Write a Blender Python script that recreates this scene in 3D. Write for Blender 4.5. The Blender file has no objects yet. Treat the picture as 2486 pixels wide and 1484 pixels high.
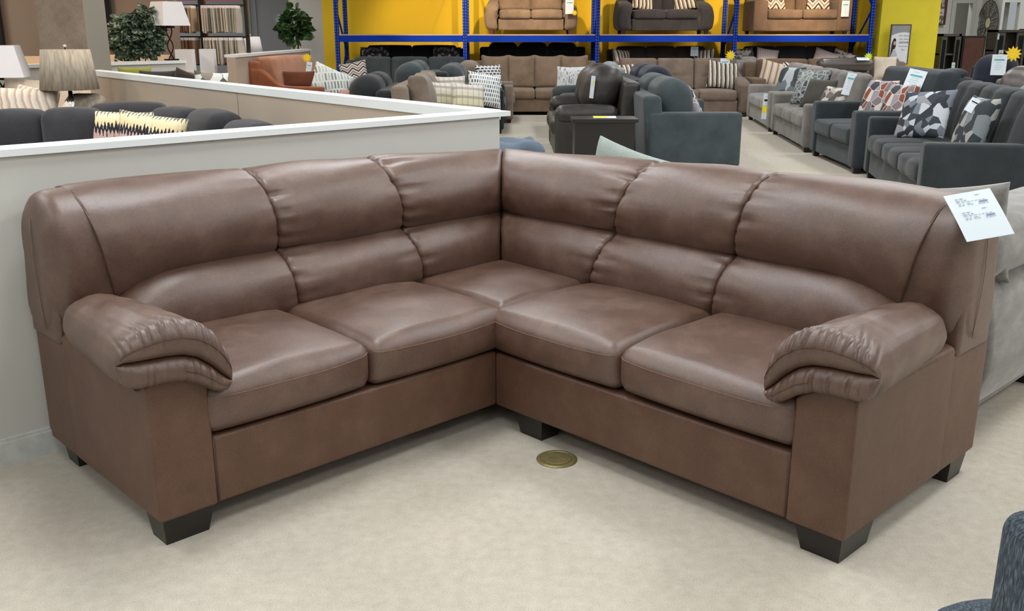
import bpy, math, random
import numpy as np
from mathutils import Matrix, Vector

S = bpy.context.scene
COL = S.collection
PI = math.pi
R = math.radians
random.seed(7)
rng = np.random.default_rng(7)

# ------------------------------------------------------------------ camera, world, lights, exposure
CAMH = 1.47
cam_d = bpy.data.cameras.new('camera')
cam_d.sensor_width = 36.0
cam_d.lens = 36.0 * 2335 / 2486
cam_d.clip_start = 0.05
cam_d.clip_end = 120
cam = bpy.data.objects.new('camera', cam_d)
cam.location = (0, 0, CAMH)
cam.rotation_euler = (PI / 2 - math.atan((742 - 76) / 2335), 0, 0)
COL.objects.link(cam)
S.camera = cam
S.view_settings.view_transform = 'Standard'
S.view_settings.look = 'None'
S.view_settings.gamma = 1
S.view_settings.use_curve_mapping = False
S.view_settings.exposure = 0.0

W = bpy.data.worlds.new('world')
S.world = W
W.use_nodes = True
W.node_tree.nodes['Background'].inputs[0].default_value = (0.93, 0.97, 1.0, 1)
W.node_tree.nodes['Background'].inputs[1].default_value = 0.35


def area(loc, sx, sy, e, col=(1, 1, 1), rot=(0, 0, 0)):
    d = bpy.data.lights.new('ceiling_or_fill_light', 'AREA')
    d.shape = 'RECTANGLE'
    d.size, d.size_y = sx, sy
    d.energy = e
    d.color = col
    o = bpy.data.objects.new('ceiling_or_fill_light', d)
    o.location = loc
    o.rotation_euler = rot
    COL.objects.link(o)


def spot(loc, target, e, ang, col, blend=0.6):
    d = bpy.data.lights.new('spot_light', 'SPOT')
    d.energy = e
    d.color = col
    d.spot_size = R(ang)
    d.spot_blend = blend
    d.shadow_soft_size = 0.05
    o = bpy.data.objects.new('spot_light', d)
    o.location = loc
    o.rotation_euler = (Vector(target) - Vector(loc)).to_track_quat('-Z', 'Y').to_euler()
    COL.objects.link(o)


CZ = 3.3
for ix, x in enumerate((-6.6, -3.6, -0.6, 2.4, 5.4, 8.4)):
    for iy, y in enumerate((-2.2, 0.6, 3.4, 6.2, 9.0, 11.8, 14.6, 17.0)):
        warm = x < -3 and y > 8
        k = {0: .62, 1: .92, 2: 1.32, 3: 1.3, 4: 1.05}.get(iy, .85)
        area((x, y, CZ - 0.03), 0.6, 1.25, 38 * k, (1.0, 0.9, 0.78) if warm else (0.95, 0.98, 1.0))
for x, y in ((-6.6, 19.8), (-9.0, 21.8), (10.4, 26.0)):  # extra fill lamps, added to brighten the grey wall and the doorway
    area((x, y, CZ - 0.03), 0.6, 1.25, 60, (0.95, 0.98, 1.0))
for x in (10.5, 13.5):
    for y in (14, 18, 22):
        area((x, y, CZ - 0.03), 0.6, 1.25, 38, (0.95, 0.98, 1.0))
for x, tx in ((-1.6, -1.3), (0.3, 0.3), (3.2, 3.1), (5.7, 5.6)):
    spot((x, 17.6, 3.15), (tx, 20.6, 1.7), 330, 58, (1.0, 0.74, 0.46))
spot((5.6, 17.2, 3.15), (5.62, 19.62, 1.75), 230, 26, (1.0, 0.76, 0.50), .9)
spot((0.5, 17.2, 3.15), (0.45, 19.7, 2.0), 150, 28, (1.0, 0.76, 0.50), .9)
spot((1.6, 15.2, 3.15), (0.9, 18.5, 0.8), 60, 50, (1.0, 0.75, 0.5))
for p in ((-6.6, 12.6, 2.9),):
    area(p, 0.5, 0.5, 34, (1.0, 0.72, 0.48))

# ------------------------------------------------------------------ materials


def lin(c):
    c = c / 255.0
    return c / 12.92 if c <= 0.04045 else ((c + 0.055) / 1.055) ** 2.4


def rgb(h, k=1.0):
    h = h.lstrip('#')
    return tuple(min(1, lin(int(h[i:i + 2], 16)) * k) for i in (0, 2, 4)) + (1,)


class NT:
    def __init__(s, name):
        s.m = bpy.data.materials.new(name)
        s.m.use_nodes = True
        s.t = s.m.node_tree
        s.b = s.t.nodes['Principled BSDF']
        s.tc = s.t.nodes.new('ShaderNodeTexCoord')

    def n(s, typ, **kw):
        x = s.t.nodes.new('ShaderNode' + typ)
        for k, v in kw.items():
            if k.startswith('i_'):
                x.inputs[k[2:].replace('_', ' ')].default_value = v
            else:
                setattr(x, k, v)
        return x

    def l(s, a, b):
        s.t.links.new(a, b)

    def coord(s, scale=(1, 1, 1), rot=(0, 0, 0), loc=(0, 0, 0), kind='Object'):
        m = s.n('Mapping')
        m.inputs['Scale'].default_value = scale
        m.inputs['Rotation'].default_value = rot
        m.inputs['Location'].default_value = loc
        s.l(s.tc.outputs[kind], m.inputs['Vector'])
        return m.outputs[0]

    def noise(s, scale, detail=4, v=None, rough=0.55):
        x = s.n('TexNoise')
        x.inputs['Scale'].default_value = scale
        x.inputs['Detail'].default_value = detail
        x.inputs['Roughness'].default_value = rough
        s.l(v if v is not None else s.tc.outputs['Object'], x.inputs['Vector'])
        return x.outputs['Fac']

    def ramp(s, fac, stops, interp='LINEAR'):
        r = s.n('ValToRGB')
        r.color_ramp.interpolation = interp
        e = r.color_ramp.elements
        while len(e) < len(stops):
            e.new(0.5)
        for i, (p, c) in enumerate(stops):
            e[i].position = p
            e[i].color = c
        s.l(fac, r.inputs[0])
        return r.outputs[0]

    def mix(s, fac, a, b, mode='MIX'):
        x = s.n('Mix', data_type='RGBA', blend_type=mode)
        for k, v in ((0, fac), (6, a), (7, b)):
            if hasattr(v, 'type') and hasattr(v, 'links'):
                s.l(v, x.inputs[k])
            else:
                x.inputs[k].default_value = v
        return x.outputs[2]

    def math(s, op, a, b=0.0):
        x = s.n('Math', operation=op)
        for k, v in ((0, a), (1, b)):
            if hasattr(v, 'links'):
                s.l(v, x.inputs[k])
            else:
                x.inputs[k].default_value = v
        return x.outputs[0]

    def bump(s, h, strength, dist=0.002):
        x = s.n('Bump')
        x.inputs['Strength'].default_value = strength
        x.inputs['Distance'].default_value = dist
        s.l(h, x.inputs['Height'])
        s.l(x.outputs[0], s.b.inputs['Normal'])

    def col(s, c):
        if hasattr(c, 'links'):
            s.l(c, s.b.inputs['Base Color'])
        else:
            s.b.inputs['Base Color'].default_value = c

    def rough(s, v):
        if hasattr(v, 'links'):
            s.l(v, s.b.inputs['Roughness'])
        else:
            s.b.inputs['Roughness'].default_value = v


def plain(name, hexc, rough=0.6, metal=0.0, k=1.0, var=0.04, scale=6):
    t = NT(name)
    c = rgb(hexc, k)
    f = t.noise(scale, 3)
    t.col(t.ramp(f, [(0.3, tuple(x * (1 - var) for x in c[:3]) + (1,)), (0.7, tuple(min(1, x * (1 + var)) for x in c[:3]) + (1,))]))
    t.rough(rough)
    t.b.inputs['Metallic'].default_value = metal
    return t.m


def fabric(name, hexc, k=1.0, var=0.30, scale=220, bump=0.35, sheen=0.15, stripe=None):
    t = NT(name)
    c = rgb(hexc, k)
    lo = tuple(x * (1 - var) for x in c[:3]) + (1,)
    hi = tuple(min(1, x * (1 + var)) for x in c[:3]) + (1,)
    f1 = t.noise(scale, 2)
    f2 = t.noise(5, 4)
    f = t.math('ADD', t.math('MULTIPLY', f1, 0.55), t.math('MULTIPLY', f2, 0.45))
    t.col(t.ramp(f, [(0.36, lo), (0.64, hi)]))
    t.rough(0.92)
    t.b.inputs['Sheen Weight'].default_value = sheen
    t.b.inputs['Specular IOR Level'].default_value = 0.2
    t.bump(f1, bump, 0.002)
    return t.m


def leather(name, h1, h2, h3, rough=0.4, k=1.0, spec=1.0):
    t = NT(name)
    f = t.noise(9, 7, rough=0.65)
    f2 = t.noise(2.2, 3)
    f3 = t.noise(60, 4)
    base = t.ramp(f, [(0.32, rgb(h1, k)), (0.5, rgb(h2, k)), (0.68, rgb(h3, k))])
    base = t.mix(t.math('MULTIPLY', f2, 0.35), base, rgb(h2, k * 0.8))
    base = t.mix(t.ramp(f3, [(0.55, (0, 0, 0, 1)), (0.75, (0.3, 0.3, 0.3, 1))]), base, rgb(h3, k))
    f4 = t.noise(170, 3)
    base = t.mix(0.22, base, t.ramp(f4, [(0.35, rgb(h1, .75)), (0.65, rgb(h3, 1.15))]))
    t.col(base)
    v = t.n('TexVoronoi', feature='DISTANCE_TO_EDGE')
    v.inputs['Scale'].default_value = 300
    t.l(t.tc.outputs['Object'], v.inputs['Vector'])
    soft = t.math('ADD', t.noise(22, 4), t.math('MULTIPLY', t.noise(7, 3, rough=.4), 1.6))
    hgt = t.math('ADD', t.math('MULTIPLY', v.outputs[0], 0.6), t.math('MULTIPLY', soft, 1.6))
    t.bump(hgt, 0.22, 0.003)
    t.rough(t.math('ADD', t.math('MULTIPLY', f, 0.16), rough - 0.08))
    t.b.inputs['Specular IOR Level'].default_value = spec
    return t.m


M = {}
M['leather'] = leather('brown_leather', '4c3126', '593e31', '6b5042', 0.46)
M['leather_panel'] = leather('brown_leather_panel', '54382c', '5f4334', '6b5041', 0.5, spec=.5)
M['thread'] = plain('seam_thread', '8a6a56', 0.6)
M['seam'] = plain('seam_dark', '4a3126', 0.6)
M['black_wood'] = plain('black_wood_leg', '1d1a18', 0.35)
M['black_leather'] = leather('black_leather', '23211f', '2c2927', '383431', 0.42, spec=.5)
M['dark_leather'] = leather('dark_brown_leather', '3a3230', '453b38', '50443f', 0.35)
M['white_trim'] = plain('white_trim', 'e6ebec', 0.35, var=0.01)
M['paper'] = plain('white_paper', 'd8e2ea', 0.5, var=0.01)
M['ink'] = plain('grey_ink', '98a0ae', 0.7)
M['ink_blue'] = plain('blue_ink', '8497bd', 0.7)
M['teal_ink'] = plain('teal_ink', '5fa9b0', 0.7)
M['tag_yellow'] = plain('yellow_card', 'f2df2c', 0.5)
M['star'] = plain('yellow_star_card', 'f5d21c', 0.5)
M['star_green'] = plain('lime_star_card', 'd3e64a', 0.5)
M['chrome'] = plain('chrome', 'dddddd', 0.12, 1.0)
M['blue_steel'] = plain('blue_steel', '0a36a8', 0.65, var=0.06)
M['blue_steel'].node_tree.nodes['Principled BSDF'].inputs['Specular IOR Level'].default_value = .12
M['board'] = plain('particle_board', 'c9ab86', 0.8)
M['black'] = plain('matte_black', '141414', 0.6)
M['shade_white'] = plain('white_lamp_shade', 'dfe0e6', 0.8, var=0.02)
M['yellow'] = plain('yellow_paint', 'f2cb1e', 0.7, k=1.0, var=0.03, scale=0.7)
M['yellow2'] = plain('yellow_paint_pillar', 'dccb2c', 0.7, var=0.03)
M['soil'] = plain('trunk_brown', '4a3b2c', 0.9)
M['walnut'] = plain('dark_walnut', '161311', 0.4, var=0.2, scale=20)
M['greywood'] = plain('grey_wood', '4d4843', 0.6, var=0.2, scale=20)
M['mahogany'] = plain('mahogany', '4e2a1c', 0.5, var=0.2, scale=14)
M['glass'] = plain('cabinet_glass', '15191b', 0.08)
M['brass'] = plain('floor_brass', '8d8258', 0.5, 0.6, var=0.15, scale=60)

t = NT('beige_carpet')
f = t.noise(260, 3)
f2 = t.noise(1.1, 5)
f3 = t.noise(26, 5)
cc = t.ramp(f2, [(0.3, rgb('b7ad9d')), (0.5, rgb('bab4a8')), (0.7, rgb('bdbab0'))])
cc = t.mix(0.26, cc, t.ramp(f3, [(0.3, rgb('94877a')), (0.7, rgb('ded6c8'))]))
cc = t.mix(0.30, cc, t.ramp(f, [(0.35, rgb('9b8f7c')), (0.65, rgb('dcd4c6'))]))
t.col(cc)
t.rough(0.97)
t.b.inputs['Specular IOR Level'].default_value = 0.1
t.bump(f, 0.5, 0.004)
M['carpet'] = t.m


def wallpaint(name, h, k=1.0):
    t = NT(name)
    f = t.noise(300, 2)
    c = rgb(h, k)
    f2 = t.noise(1.5, 3)
    t.col(t.ramp(f2, [(0.3, tuple(x * 0.97 for x in c[:3]) + (1,)), (0.7, c)]))
    t.rough(0.75)
    t.bump(f, 0.12, 0.001)
    return t.m


M['greige'] = wallpaint('greige_paint', 'c9c9c3')
M['greige_warm'] = wallpaint('warm_greige_paint', 'b5a696')
M['taupe'] = wallpaint('taupe_paint', '8a7868')
M['header_lit'] = wallpaint('warm_lit_header', 'a38d7c')  # lightened taupe: the warm light on the header is put into the colour
M['wallgrey'] = wallpaint('charcoal_wall_paint', '808286')
M['creamwall'] = wallpaint('cream_wall_paint', 'e6cdb0')
M['taupe_warm'] = wallpaint('warm_taupe_paint', '85746a')
M['greygreen'] = wallpaint('grey_paint', '85847b')
M['darkgrey'] = wallpaint('dark_grey_paint', '85878a')
M['offwhite'] = wallpaint('offwhite_paint', 'c6c5c0')
M['whitewall'] = wallpaint('white_paint', 'd2d3cd')
M['cream'] = wallpaint('cream_paint', 'e6cdb0')
M['ceil'] = wallpaint('ceiling_paint', 'cfcfcb')
M['baseboard'] = plain('worn_white_baseboard', 'c9ccca', 0.5, var=0.12, scale=18)

# fabrics
FB = dict(
    charcoal=('33383b', 1), slate=('30373b', 1), nearcharcoal=('2a2f32', 1), taupe=('7b6f64', 1), grey=('797570', 1),
    lightgrey=('8d8884', 1), tealgrey=('41484a', 1), steel=('3e474a', 1), tan=('7d6b5a', 1), brown=('735e4c', 1),
    greybrown=('7a6a5e', 1), darkteal=('2a2f32', 1), black=('141519', 1), darkbrown=('352e29', 1), rust=('8a5339', 1),
    rustlight=('a0735d', 1), darkgrey=('353438', 1), navy=('222733', 1), olive=('837f76', 1), blue=('5a6877', 1),
    tweed=('3e4955', 1), sage=('8f9994', 1), cream=('cdbfae', 1), lightsilver=('8b9294', 1), maroon=('5c4643', 1),
    rustdark=('5c3526', 1), darkolive=('47453f', 1), lime=('8e9447', 1))
for kx, (h, k) in FB.items():
    M[kx] = fabric('fabric_' + kx, h, k)
# velvet-like brushed olive grey
t = NT('brushed_olive_velvet')
f = t.noise(7, 5, v=t.coord((1, 1, 2.2)), rough=0.6)
t.col(t.ramp(f, [(0.33, rgb('504e4a')), (0.5, rgb('625f5a')), (0.68, rgb('7a7671'))]))
t.rough(0.8)
t.b.inputs['Sheen Weight'].default_value = 0.4
M['velvet'] = t.m
# coarse tweed
t = NT('navy_tweed')
f = t.noise(160, 3, v=t.coord((1.6, 1.6, 0.35)))
t.col(t.ramp(f, [(0.35, rgb('20282f')), (0.5, rgb('39444e')), (0.66, rgb('5c6874'))]))
t.rough(0.95)
t.bump(f, 0.8, 0.004)
M['tweed'] = t.m


def pat_stripes(name, cols, n, rot=0.0, wob=0.02, interp='CONSTANT'):
    t = NT(name)
    v = t.coord((n, n, n), (0, rot, 0))
    sep = t.n('SeparateXYZ')
    t.l(v, sep.inputs[0])
    nz = t.noise(9, 2)
    x = t.math('ADD', sep.outputs[0], t.math('MULTIPLY', nz, wob * n))
    fr = t.math('FRACT', x)
    st = [(i / len(cols), rgb(c)) for i, c in enumerate(cols)]
    t.col(t.ramp(fr, st, interp))
    t.rough(0.9)
    return t.m


def pat_vor(name, cols, scale, edge=None, ew=0.06, stretch=(1, 1, 1), thr=None):
    t = NT(name)
    v = t.coord(stretch)
    vo = t.n('TexVoronoi', feature='F1')
    vo.inputs['Scale'].default_value = scale
    t.l(v, vo.inputs['Vector'])
    sep = t.n('SeparateColor')
    t.l(vo.outputs['Color'], sep.inputs[0])
    st = [(i / len(cols), rgb(c)) for i, c in enumerate(cols)]
    c = t.ramp(sep.outputs[0], st, 'CONSTANT')
    if edge:
        ve = t.n('TexVoronoi', feature='DISTANCE_TO_EDGE')
        ve.inputs['Scale'].default_value = scale
        t.l(v, ve.inputs['Vector'])
        m = t.ramp(ve.outputs[0], [(0, (1, 1, 1, 1)), (ew, (0, 0, 0, 1))], 'CONSTANT')
        c = t.mix(m, c, rgb(edge))
    t.col(c)
    t.rough(0.9)
    return t.m


def pat_brick(name, c1, c2, mortar, scale, bw=0.5, rh=0.25, ms=0.05, rot=0.0):
    t = NT(name)
    v = t.coord((1, 1, 1), (R(90), 0, 0))
    if rot:
        v = t.coord((1, 1, 1), (R(90), 0, rot))
    b = t.n('TexBrick')
    b.inputs['Scale'].default_value = scale
    b.inputs['Color1'].default_value = rgb(c1)
    b.inputs['Color2'].default_value = rgb(c2)
    b.inputs['Mortar'].default_value = rgb(mortar)
    b.inputs['Mortar Size'].default_value = ms
    b.inputs['Brick Width'].default_value = bw
    b.inputs['Row Height'].default_value = rh
    t.l(v, b.inputs['Vector'])
    t.col(b.outputs['Color'])
    t.rough(0.9)
    return t.m


def pat_zig(name, cols, n, amp=0.5, per=4.0):
    t = NT(name)
    sep = t.n('SeparateXYZ')
    t.l(t.tc.outputs['Object'], sep.inputs[0])
    z = t.math('MULTIPLY', t.math('PINGPONG', t.math('MULTIPLY', sep.outputs[0], per), 0.5), amp)
    v = t.math('FRACT', t.math('ADD', t.math('MULTIPLY', sep.outputs[2], n), z))
    st = [(i / len(cols), rgb(c)) for i, c in enumerate(cols)]
    t.col(t.ramp(v, st, 'CONSTANT'))
    t.rough(0.9)
    return t.m


def pat_plaid(name):
    t = NT(name)
    sep = t.n('SeparateXYZ')
    t.l(t.tc.outputs['Object'], sep.inputs[0])
    fx = t.math('FRACT', t.math('MULTIPLY', sep.outputs[0], 14))
    fz = t.math('FRACT', t.math('MULTIPLY', sep.outputs[2], 9))
    a = t.ramp(fx, [(0, rgb('d8d2c4')), (0.55, rgb('8a8577')), (0.8, rgb('e6e0d2'))], 'CONSTANT')
    g = t.ramp(t.math('ADD', sep.outputs[2], 0.5), [(0.0, rgb('a59b3a')), (0.5, rgb('cbc6a4')), (0.62, rgb('d5cfc6')), (0.8, rgb('8f8a8c'))])
    c = t.mix(0.5, a, g)
    m = t.ramp(fz, [(0, (0.7, 0.7, 0.7, 1)), (0.3, (0, 0, 0, 1))], 'CONSTANT')
    c = t.mix(m, c, rgb('55534f'))
    c = t.mix(0.35, c, g)
    t.col(c)
    t.rough(0.9)
    return t.m


def pat_ikat(name):
    # cream, black and pink jagged bands running across the pillow
    t = NT(name)
    sep = t.n('SeparateXYZ')
    t.l(t.tc.outputs['Object'], sep.inputs[0])
    j = t.math('MULTIPLY', t.math('PINGPONG', t.math('MULTIPLY', sep.outputs[0], 38), 0.5), 0.10)
    n = t.math('MULTIPLY', t.noise(30, 2), 0.09)
    v = t.math('ADD', t.math('ADD', sep.outputs[2], j), n)
    t.col(t.ramp(t.math('ADD', v, 0.4), [(0, rgb('c9a9a0')), (0.49, rgb('23222c')), (0.545, rgb('e5d3a8')), (0.60, rgb('e9dab4')), (0.64, rgb('6a6560'))], 'CONSTANT'))
    t.rough(0.9)
    return t.m


P = dict(
    ikat=pat_ikat('pillow_ikat'), plaid=pat_plaid('pillow_plaid'),
    tile=pat_brick('pillow_tile_pattern', '2b2f33', '9aa3a8', 'e9ecec', 9, 0.32, 0.55, 0.09),
    arch=pat_brick('pillow_arch_pattern', '2c2f36', '565a60', 'dcdcda', 9, 0.6, 0.42, 0.09),
    dash=pat_brick('pillow_dash_pattern', '6b8186', 'c9d3d2', 'd7dedd', 4.5, 0.22, 0.6, 0.055, 0.5),
    hexa=pat_zig('pillow_hex_pattern', ['c9c2bb', '8d8782', 'd9d4cd', '2e2c2e'], 9, 1.4, 5.0),
    pebble=pat_vor('pillow_pebble_pattern', ['6c7173', '4a4f52', '8e9494', '6c7173'], 15, 'aeb4b2', 0.07),
    geo=pat_vor('pillow_geometric_pattern', ['353b44', 'b9bfc6', '6e7580', '8e8f95', '2c3138'], 13),
    geo2=pat_vor('pillow_camo_geometric', ['2c3339', '767d80', '9b9a98', '8d7f76', '30363c'], 11),
    retro=pat_vor('pillow_retro_pattern', ['8c4b35', '9c98a0', 'd2cdc8', '43434a', '85787a'], 10, 'ddd8d2', 0.02),
    stripe=pat_stripes('pillow_bold_stripe', ['d8ccb6', '2b2730', '8c8179', 'e3d8c2', '57504f', 'a39a92'], 6.5, 0.12),
    creamstripe=pat_stripes('pillow_cream_stripe', ['cdb7a2', '8d7767', 'cdb7a2', 'd9c6b2'], 9, 0.0, 0.004),
    chevron=pat_zig('pillow_chevron', ['e6d8c8', '45383a', 'e6d8c8', 'a88878'], 6, 1.6, 4.5),
    floral=pat_vor('pillow_dark_floral', ['111216', '5a5a62', '16171b', '2b2b30', '8a7f80'], 22, None),
    leaf=pat_vor('pillow_leaf_blotch', ['cfc8c2', '77706b', 'b9b1aa', '5c5652'], 16, None),
    silver=pat_stripes('pillow_silver_shag', ['d9c8c2', 'c6b3ae'], 30, 0.0, 0.05),
    cable=pat_vor('pillow_cable_knit', ['a9aeb0', '8d9396', 'c0c4c5'], 24, 'd0d3d3', 0.1, (1, 1, 0.4)),
    prism=pat_vor('pillow_prism', ['5d584e', 'd8dcdc', '8b867e', 'e9eef0'], 9, None),
    white=M['cream'], shag=pat_stripes('pillow_cream_shag', ['dccfc0', 'c2ab9a', 'e5dbd0'], 16, 0.25, 0.05),
    swirl=pat_vor('pillow_swirl_pattern', ['3d4348', 'b6bcc0', '6f767b', '4a5055'], 6, None, 0.1, (1, 1, 0.6)),
)

# ------------------------------------------------------------------ object helpers


def mesh_obj(name, verts, faces, mat, parent=None, smooth=True):
    me = bpy.data.meshes.new(name)
    me.from_pydata([tuple(map(float, v)) for v in verts], [], [tuple(int(i) for i in f) for f in faces])
    me.update()
    if smooth:
        me.polygons.foreach_set('use_smooth', [True] * len(me.polygons))
    if mat:
        me.materials.append(mat)
    o = bpy.data.objects.new(name, me)
    COL.objects.link(o)
    if parent:
        o.parent = parent
    return o


def tag(o, label, cat, group=None, kind=None):
    o['label'] = label
    o['category'] = cat
    if group:
        o['group'] = group
    if kind:
        o['kind'] = kind
    return o


def thing(name, label, cat, loc, rotz=0.0, group=None):
    o = bpy.data.objects.new(name, None)
    o.empty_display_size = 0.1
    o.location = loc
    o.rotation_euler = (0, 0, rotz)
    COL.objects.link(o)
    return tag(o, label, cat, group)


def struct(o):
    o['kind'] = 'structure'
    return o


class MB:
    def __init__(s):
        s.v = []
        s.f = []
        s.n = 0

    def add(s, v, f):
        v = np.asarray(v, float)
        s.v.append(v)
        s.f += [tuple(i + s.n for i in q) for q in f]
        s.n += len(v)
        return s

    def box(s, x0, x1, y0, y1, z0, z1):
        v = [(x, y, z) for x in (x0, x1) for y in (y0, y1) for z in (z0, z1)]
        return s.add(v, [(0, 1, 3, 2), (4, 6, 7, 5), (0, 4, 5, 1), (2, 3, 7, 6), (0, 2, 6, 4), (1, 5, 7, 3)])

    def prism(s, poly, z0, z1):
        n = len(poly)
        v = [(x, y, z0) for x, y in poly] + [(x, y, z1) for x, y in poly]
        f = [(i, (i + 1) % n, (i + 1) % n + n, i + n) for i in range(n)] + [tuple(range(n))[::-1], tuple(range(n, 2 * n))]
        return s.add(v, f)

    def tube(s, pts, r, n=8):
        pts = np.asarray(pts, float)
        rr = np.full(len(pts), r) if np.isscalar(r) else np.asarray(r, float)
        d = np.gradient(pts, axis=0)
        d /= np.linalg.norm(d, axis=1)[:, None] + 1e-9
        vs = []
        ref = np.array([0, 0, 1.0]) if abs(d[0][2]) < 0.9 else np.array([1.0, 0, 0])
        for p, t_, q in zip(pts, d, rr):
            a = np.cross(t_, ref)
            a /= np.linalg.norm(a) + 1e-9
            b = np.cross(t_, a)
            for k in range(n):
                an = 2 * PI * k / n
                vs.append(p + q * (math.cos(an) * a + math.sin(an) * b))
        m = len(pts)
        f = [(i * n + k, i * n + (k + 1) % n, (i + 1) * n + (k + 1) % n, (i + 1) * n + k) for i in range(m - 1) for k in range(n)]
        f += [tuple(range(n))[::-1], tuple(range((m - 1) * n, m * n))]
        return s.add(vs, f)

    def lathe(s, prof, n=32, c=(0, 0)):
        vs = [(c[0] + r * math.cos(2 * PI * k / n), c[1] + r * math.sin(2 * PI * k / n), z) for r, z in prof for k in range(n)]
        m = len(prof)
        f = [(i * n + k, i * n + (k + 1) % n, (i + 1) * n + (k + 1) % n, (i + 1) * n + k) for i in range(m - 1) for k in range(n)]
        f += [tuple(range(n))[::-1], tuple(range((m - 1) * n, m * n))]
        return s.add(vs, f)

    def build(s, name, mat, parent=None, smooth=False):
        return mesh_obj(name, np.concatenate(s.v), s.f, mat, parent, smooth)


def axis_pts(h, r, ni, nr=4):
    inner = np.linspace(-(h - r), h - r, ni + 1)
    k = [r * math.tan(R(45) * j / nr) for j in range(1, nr + 1)]
    return np.concatenate([-(h - r) - np.array(k[::-1]), inner, (h - r) + np.array(k)])


def softbox(hx, hy, hz, r, ni=(8, 4, 4), nr=4):
    """Rounded cuboid centred on the origin: verts (n,3), faces."""
    r = min(r, hx * .98, hy * .98, hz * .98)
    X, Y, Z = axis_pts(hx, r, ni[0], nr), axis_pts(hy, r, ni[1], nr), axis_pts(hz, r, ni[2], nr)
    idx = {}
    V = []
    F = []

    def vid(i, j, k):
        key = (i, j, k)
        if key not in idx:
            idx[key] = len(V)
            V.append((X[i], Y[j], Z[k]))
        return idx[key]
    nx, ny, nz = len(X) - 1, len(Y) - 1, len(Z) - 1
    for i in range(nx):
        for j in range(ny):
            F.append((vid(i, j, 0), vid(i, j + 1, 0), vid(i + 1, j + 1, 0), vid(i + 1, j, 0)))
            F.append((vid(i, j, nz), vid(i + 1, j, nz), vid(i + 1, j + 1, nz), vid(i, j + 1, nz)))
    for i in range(nx):
        for k in range(nz):
            F.append((vid(i, 0, k), vid(i + 1, 0, k), vid(i + 1, 0, k + 1), vid(i, 0, k + 1)))
            F.append((vid(i, ny, k), vid(i, ny, k + 1), vid(i + 1, ny, k + 1), vid(i + 1, ny, k)))
    for j in range(ny):
        for k in range(nz):
            F.append((vid(0, j, k), vid(0, j, k + 1), vid(0, j + 1, k + 1), vid(0, j + 1, k)))
            F.append((vid(nx, j, k), vid(nx, j + 1, k), vid(nx, j + 1, k + 1), vid(nx, j, k + 1)))
    V = np.array(V)
    h = np.array([hx, hy, hz])
    q = np.clip(V, -(h - r), h - r)
    d = V - q
    n = np.linalg.norm(d, axis=1)
    n[n < 1e-9] = 1
    return q + d / n[:, None] * r, F


def sb(name, mat, parent, c, h, r, ni=(6, 4, 4), fn=None, nr=3, rot=None):
    v, f = softbox(h[0], h[1], h[2], r, ni, nr)
    if fn:
        v = fn(v, np.array(h))
    if rot:
        m = np.array(Matrix.Rotation(rot[1], 3, rot[0]))
        v = v @ m.T
    v = v + np.array(c)
    return mesh_obj(name, v, f, mat, parent)


def sbm(mb, c, h, r, ni=(6, 4, 4), fn=None, nr=3, rot=None):
    v, f = softbox(h[0], h[1], h[2], r, ni, nr)
    if fn:
        v = fn(v, np.array(h))
    if rot:
        m = np.array(Matrix.Rotation(rot[1], 3, rot[0]))
        v = v @ m.T
    mb.add(v + np.array(c), f)


def puff(bx=0, by=0, bz=0, lean=0, chan=0, camp=0, p=1.0, tuft=0, ears=0):
    """Deformer: crown each face, lean back with height, vertical channels, ears."""
    def g(v, h):
        u = np.clip(v / h, -1, 1)
        w = np.abs(1 - u ** 2) ** p
        o = v.copy()
        o[:, 0] += bx * u[:, 0] * w[:, 1] * w[:, 2]
        o[:, 1] += by * u[:, 1] * w[:, 0] * w[:, 2]
        o[:, 2] += bz * u[:, 2] * w[:, 0] * w[:, 1]
        if chan:
            gz = np.abs(np.cos(u[:, 0] * PI / 2 * chan)) if chan % 2 else np.abs(np.sin(u[:, 0] * PI / 2 * chan))
            k = camp * (1 - gz ** 0.5)
            o[:, 1] += k * (u[:, 1] < 0.3)
            o[:, 2] -= k * 0.8 * (u[:, 2] > 0.6)
        if tuft:
            o[:, 1] += tuft * np.exp(-((u[:, 2] + 0.1) / 0.07) ** 2) * (np.abs(u[:, 0]) < 0.7) * (u[:, 1] < 0)
        if ears:
            o[:, 2] += ears * (u[:, 2] > 0) * (np.abs(u[:, 0]) ** 4) * np.abs(u[:, 2])
            o[:, 0] += ears * 0.4 * np.sign(u[:, 0]) * (np.abs(u[:, 2]) ** 3) * np.abs(u[:, 0]) ** 4
        o[:, 1] += lean * (v[:, 2] + h[2])
        return o
    return g


# ------------------------------------------------------------------ the brown leather sectional
AZ = R(46.05)
HROT = PI / 2 - AZ
uA = np.array([math.sin(AZ), math.cos(AZ), 0])
uB = np.array([-math.cos(AZ), math.sin(AZ), 0])
aL, bF, aF, bR = 1.014, 2.535, 2.355, 1.095
aB, bB = 3.27, 3.44
OA, OB = 2.355, 2.535


def ab(a, b, z=0.0):
    return Vector(a * uA + b * uB + np.array([0, 0, z]))


sofa = thing('sectional_sofa', 'large brown leather corner sectional sofa with pillow top arms, in the foreground', 'sofa', ab(OA, OB), HROT)


def H(v):
    v = np.array(v, float)
    v[:, 0] -= OA
    v[:, 1] -= OB
    return v


def hobj(name, v, f, mat=None, parent=None, smooth=True):
    return mesh_obj(name, H(v), f, mat or M['leather'], parent or sofa, smooth)


def run_map(which):
    """(s, d, z) of a run -> (a, b, z). left: s=a, d=b-bF. right: s=b, d=a-aF (mirrored)."""
    def g(p):
        p = np.asarray(p, float)
        if which == 'L':
            return np.stack([p[:, 0], bF + p[:, 1], p[:, 2]], 1)
        return np.stack([aF + p[:, 1], p[:, 0], p[:, 2]], 1)
    return g


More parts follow.
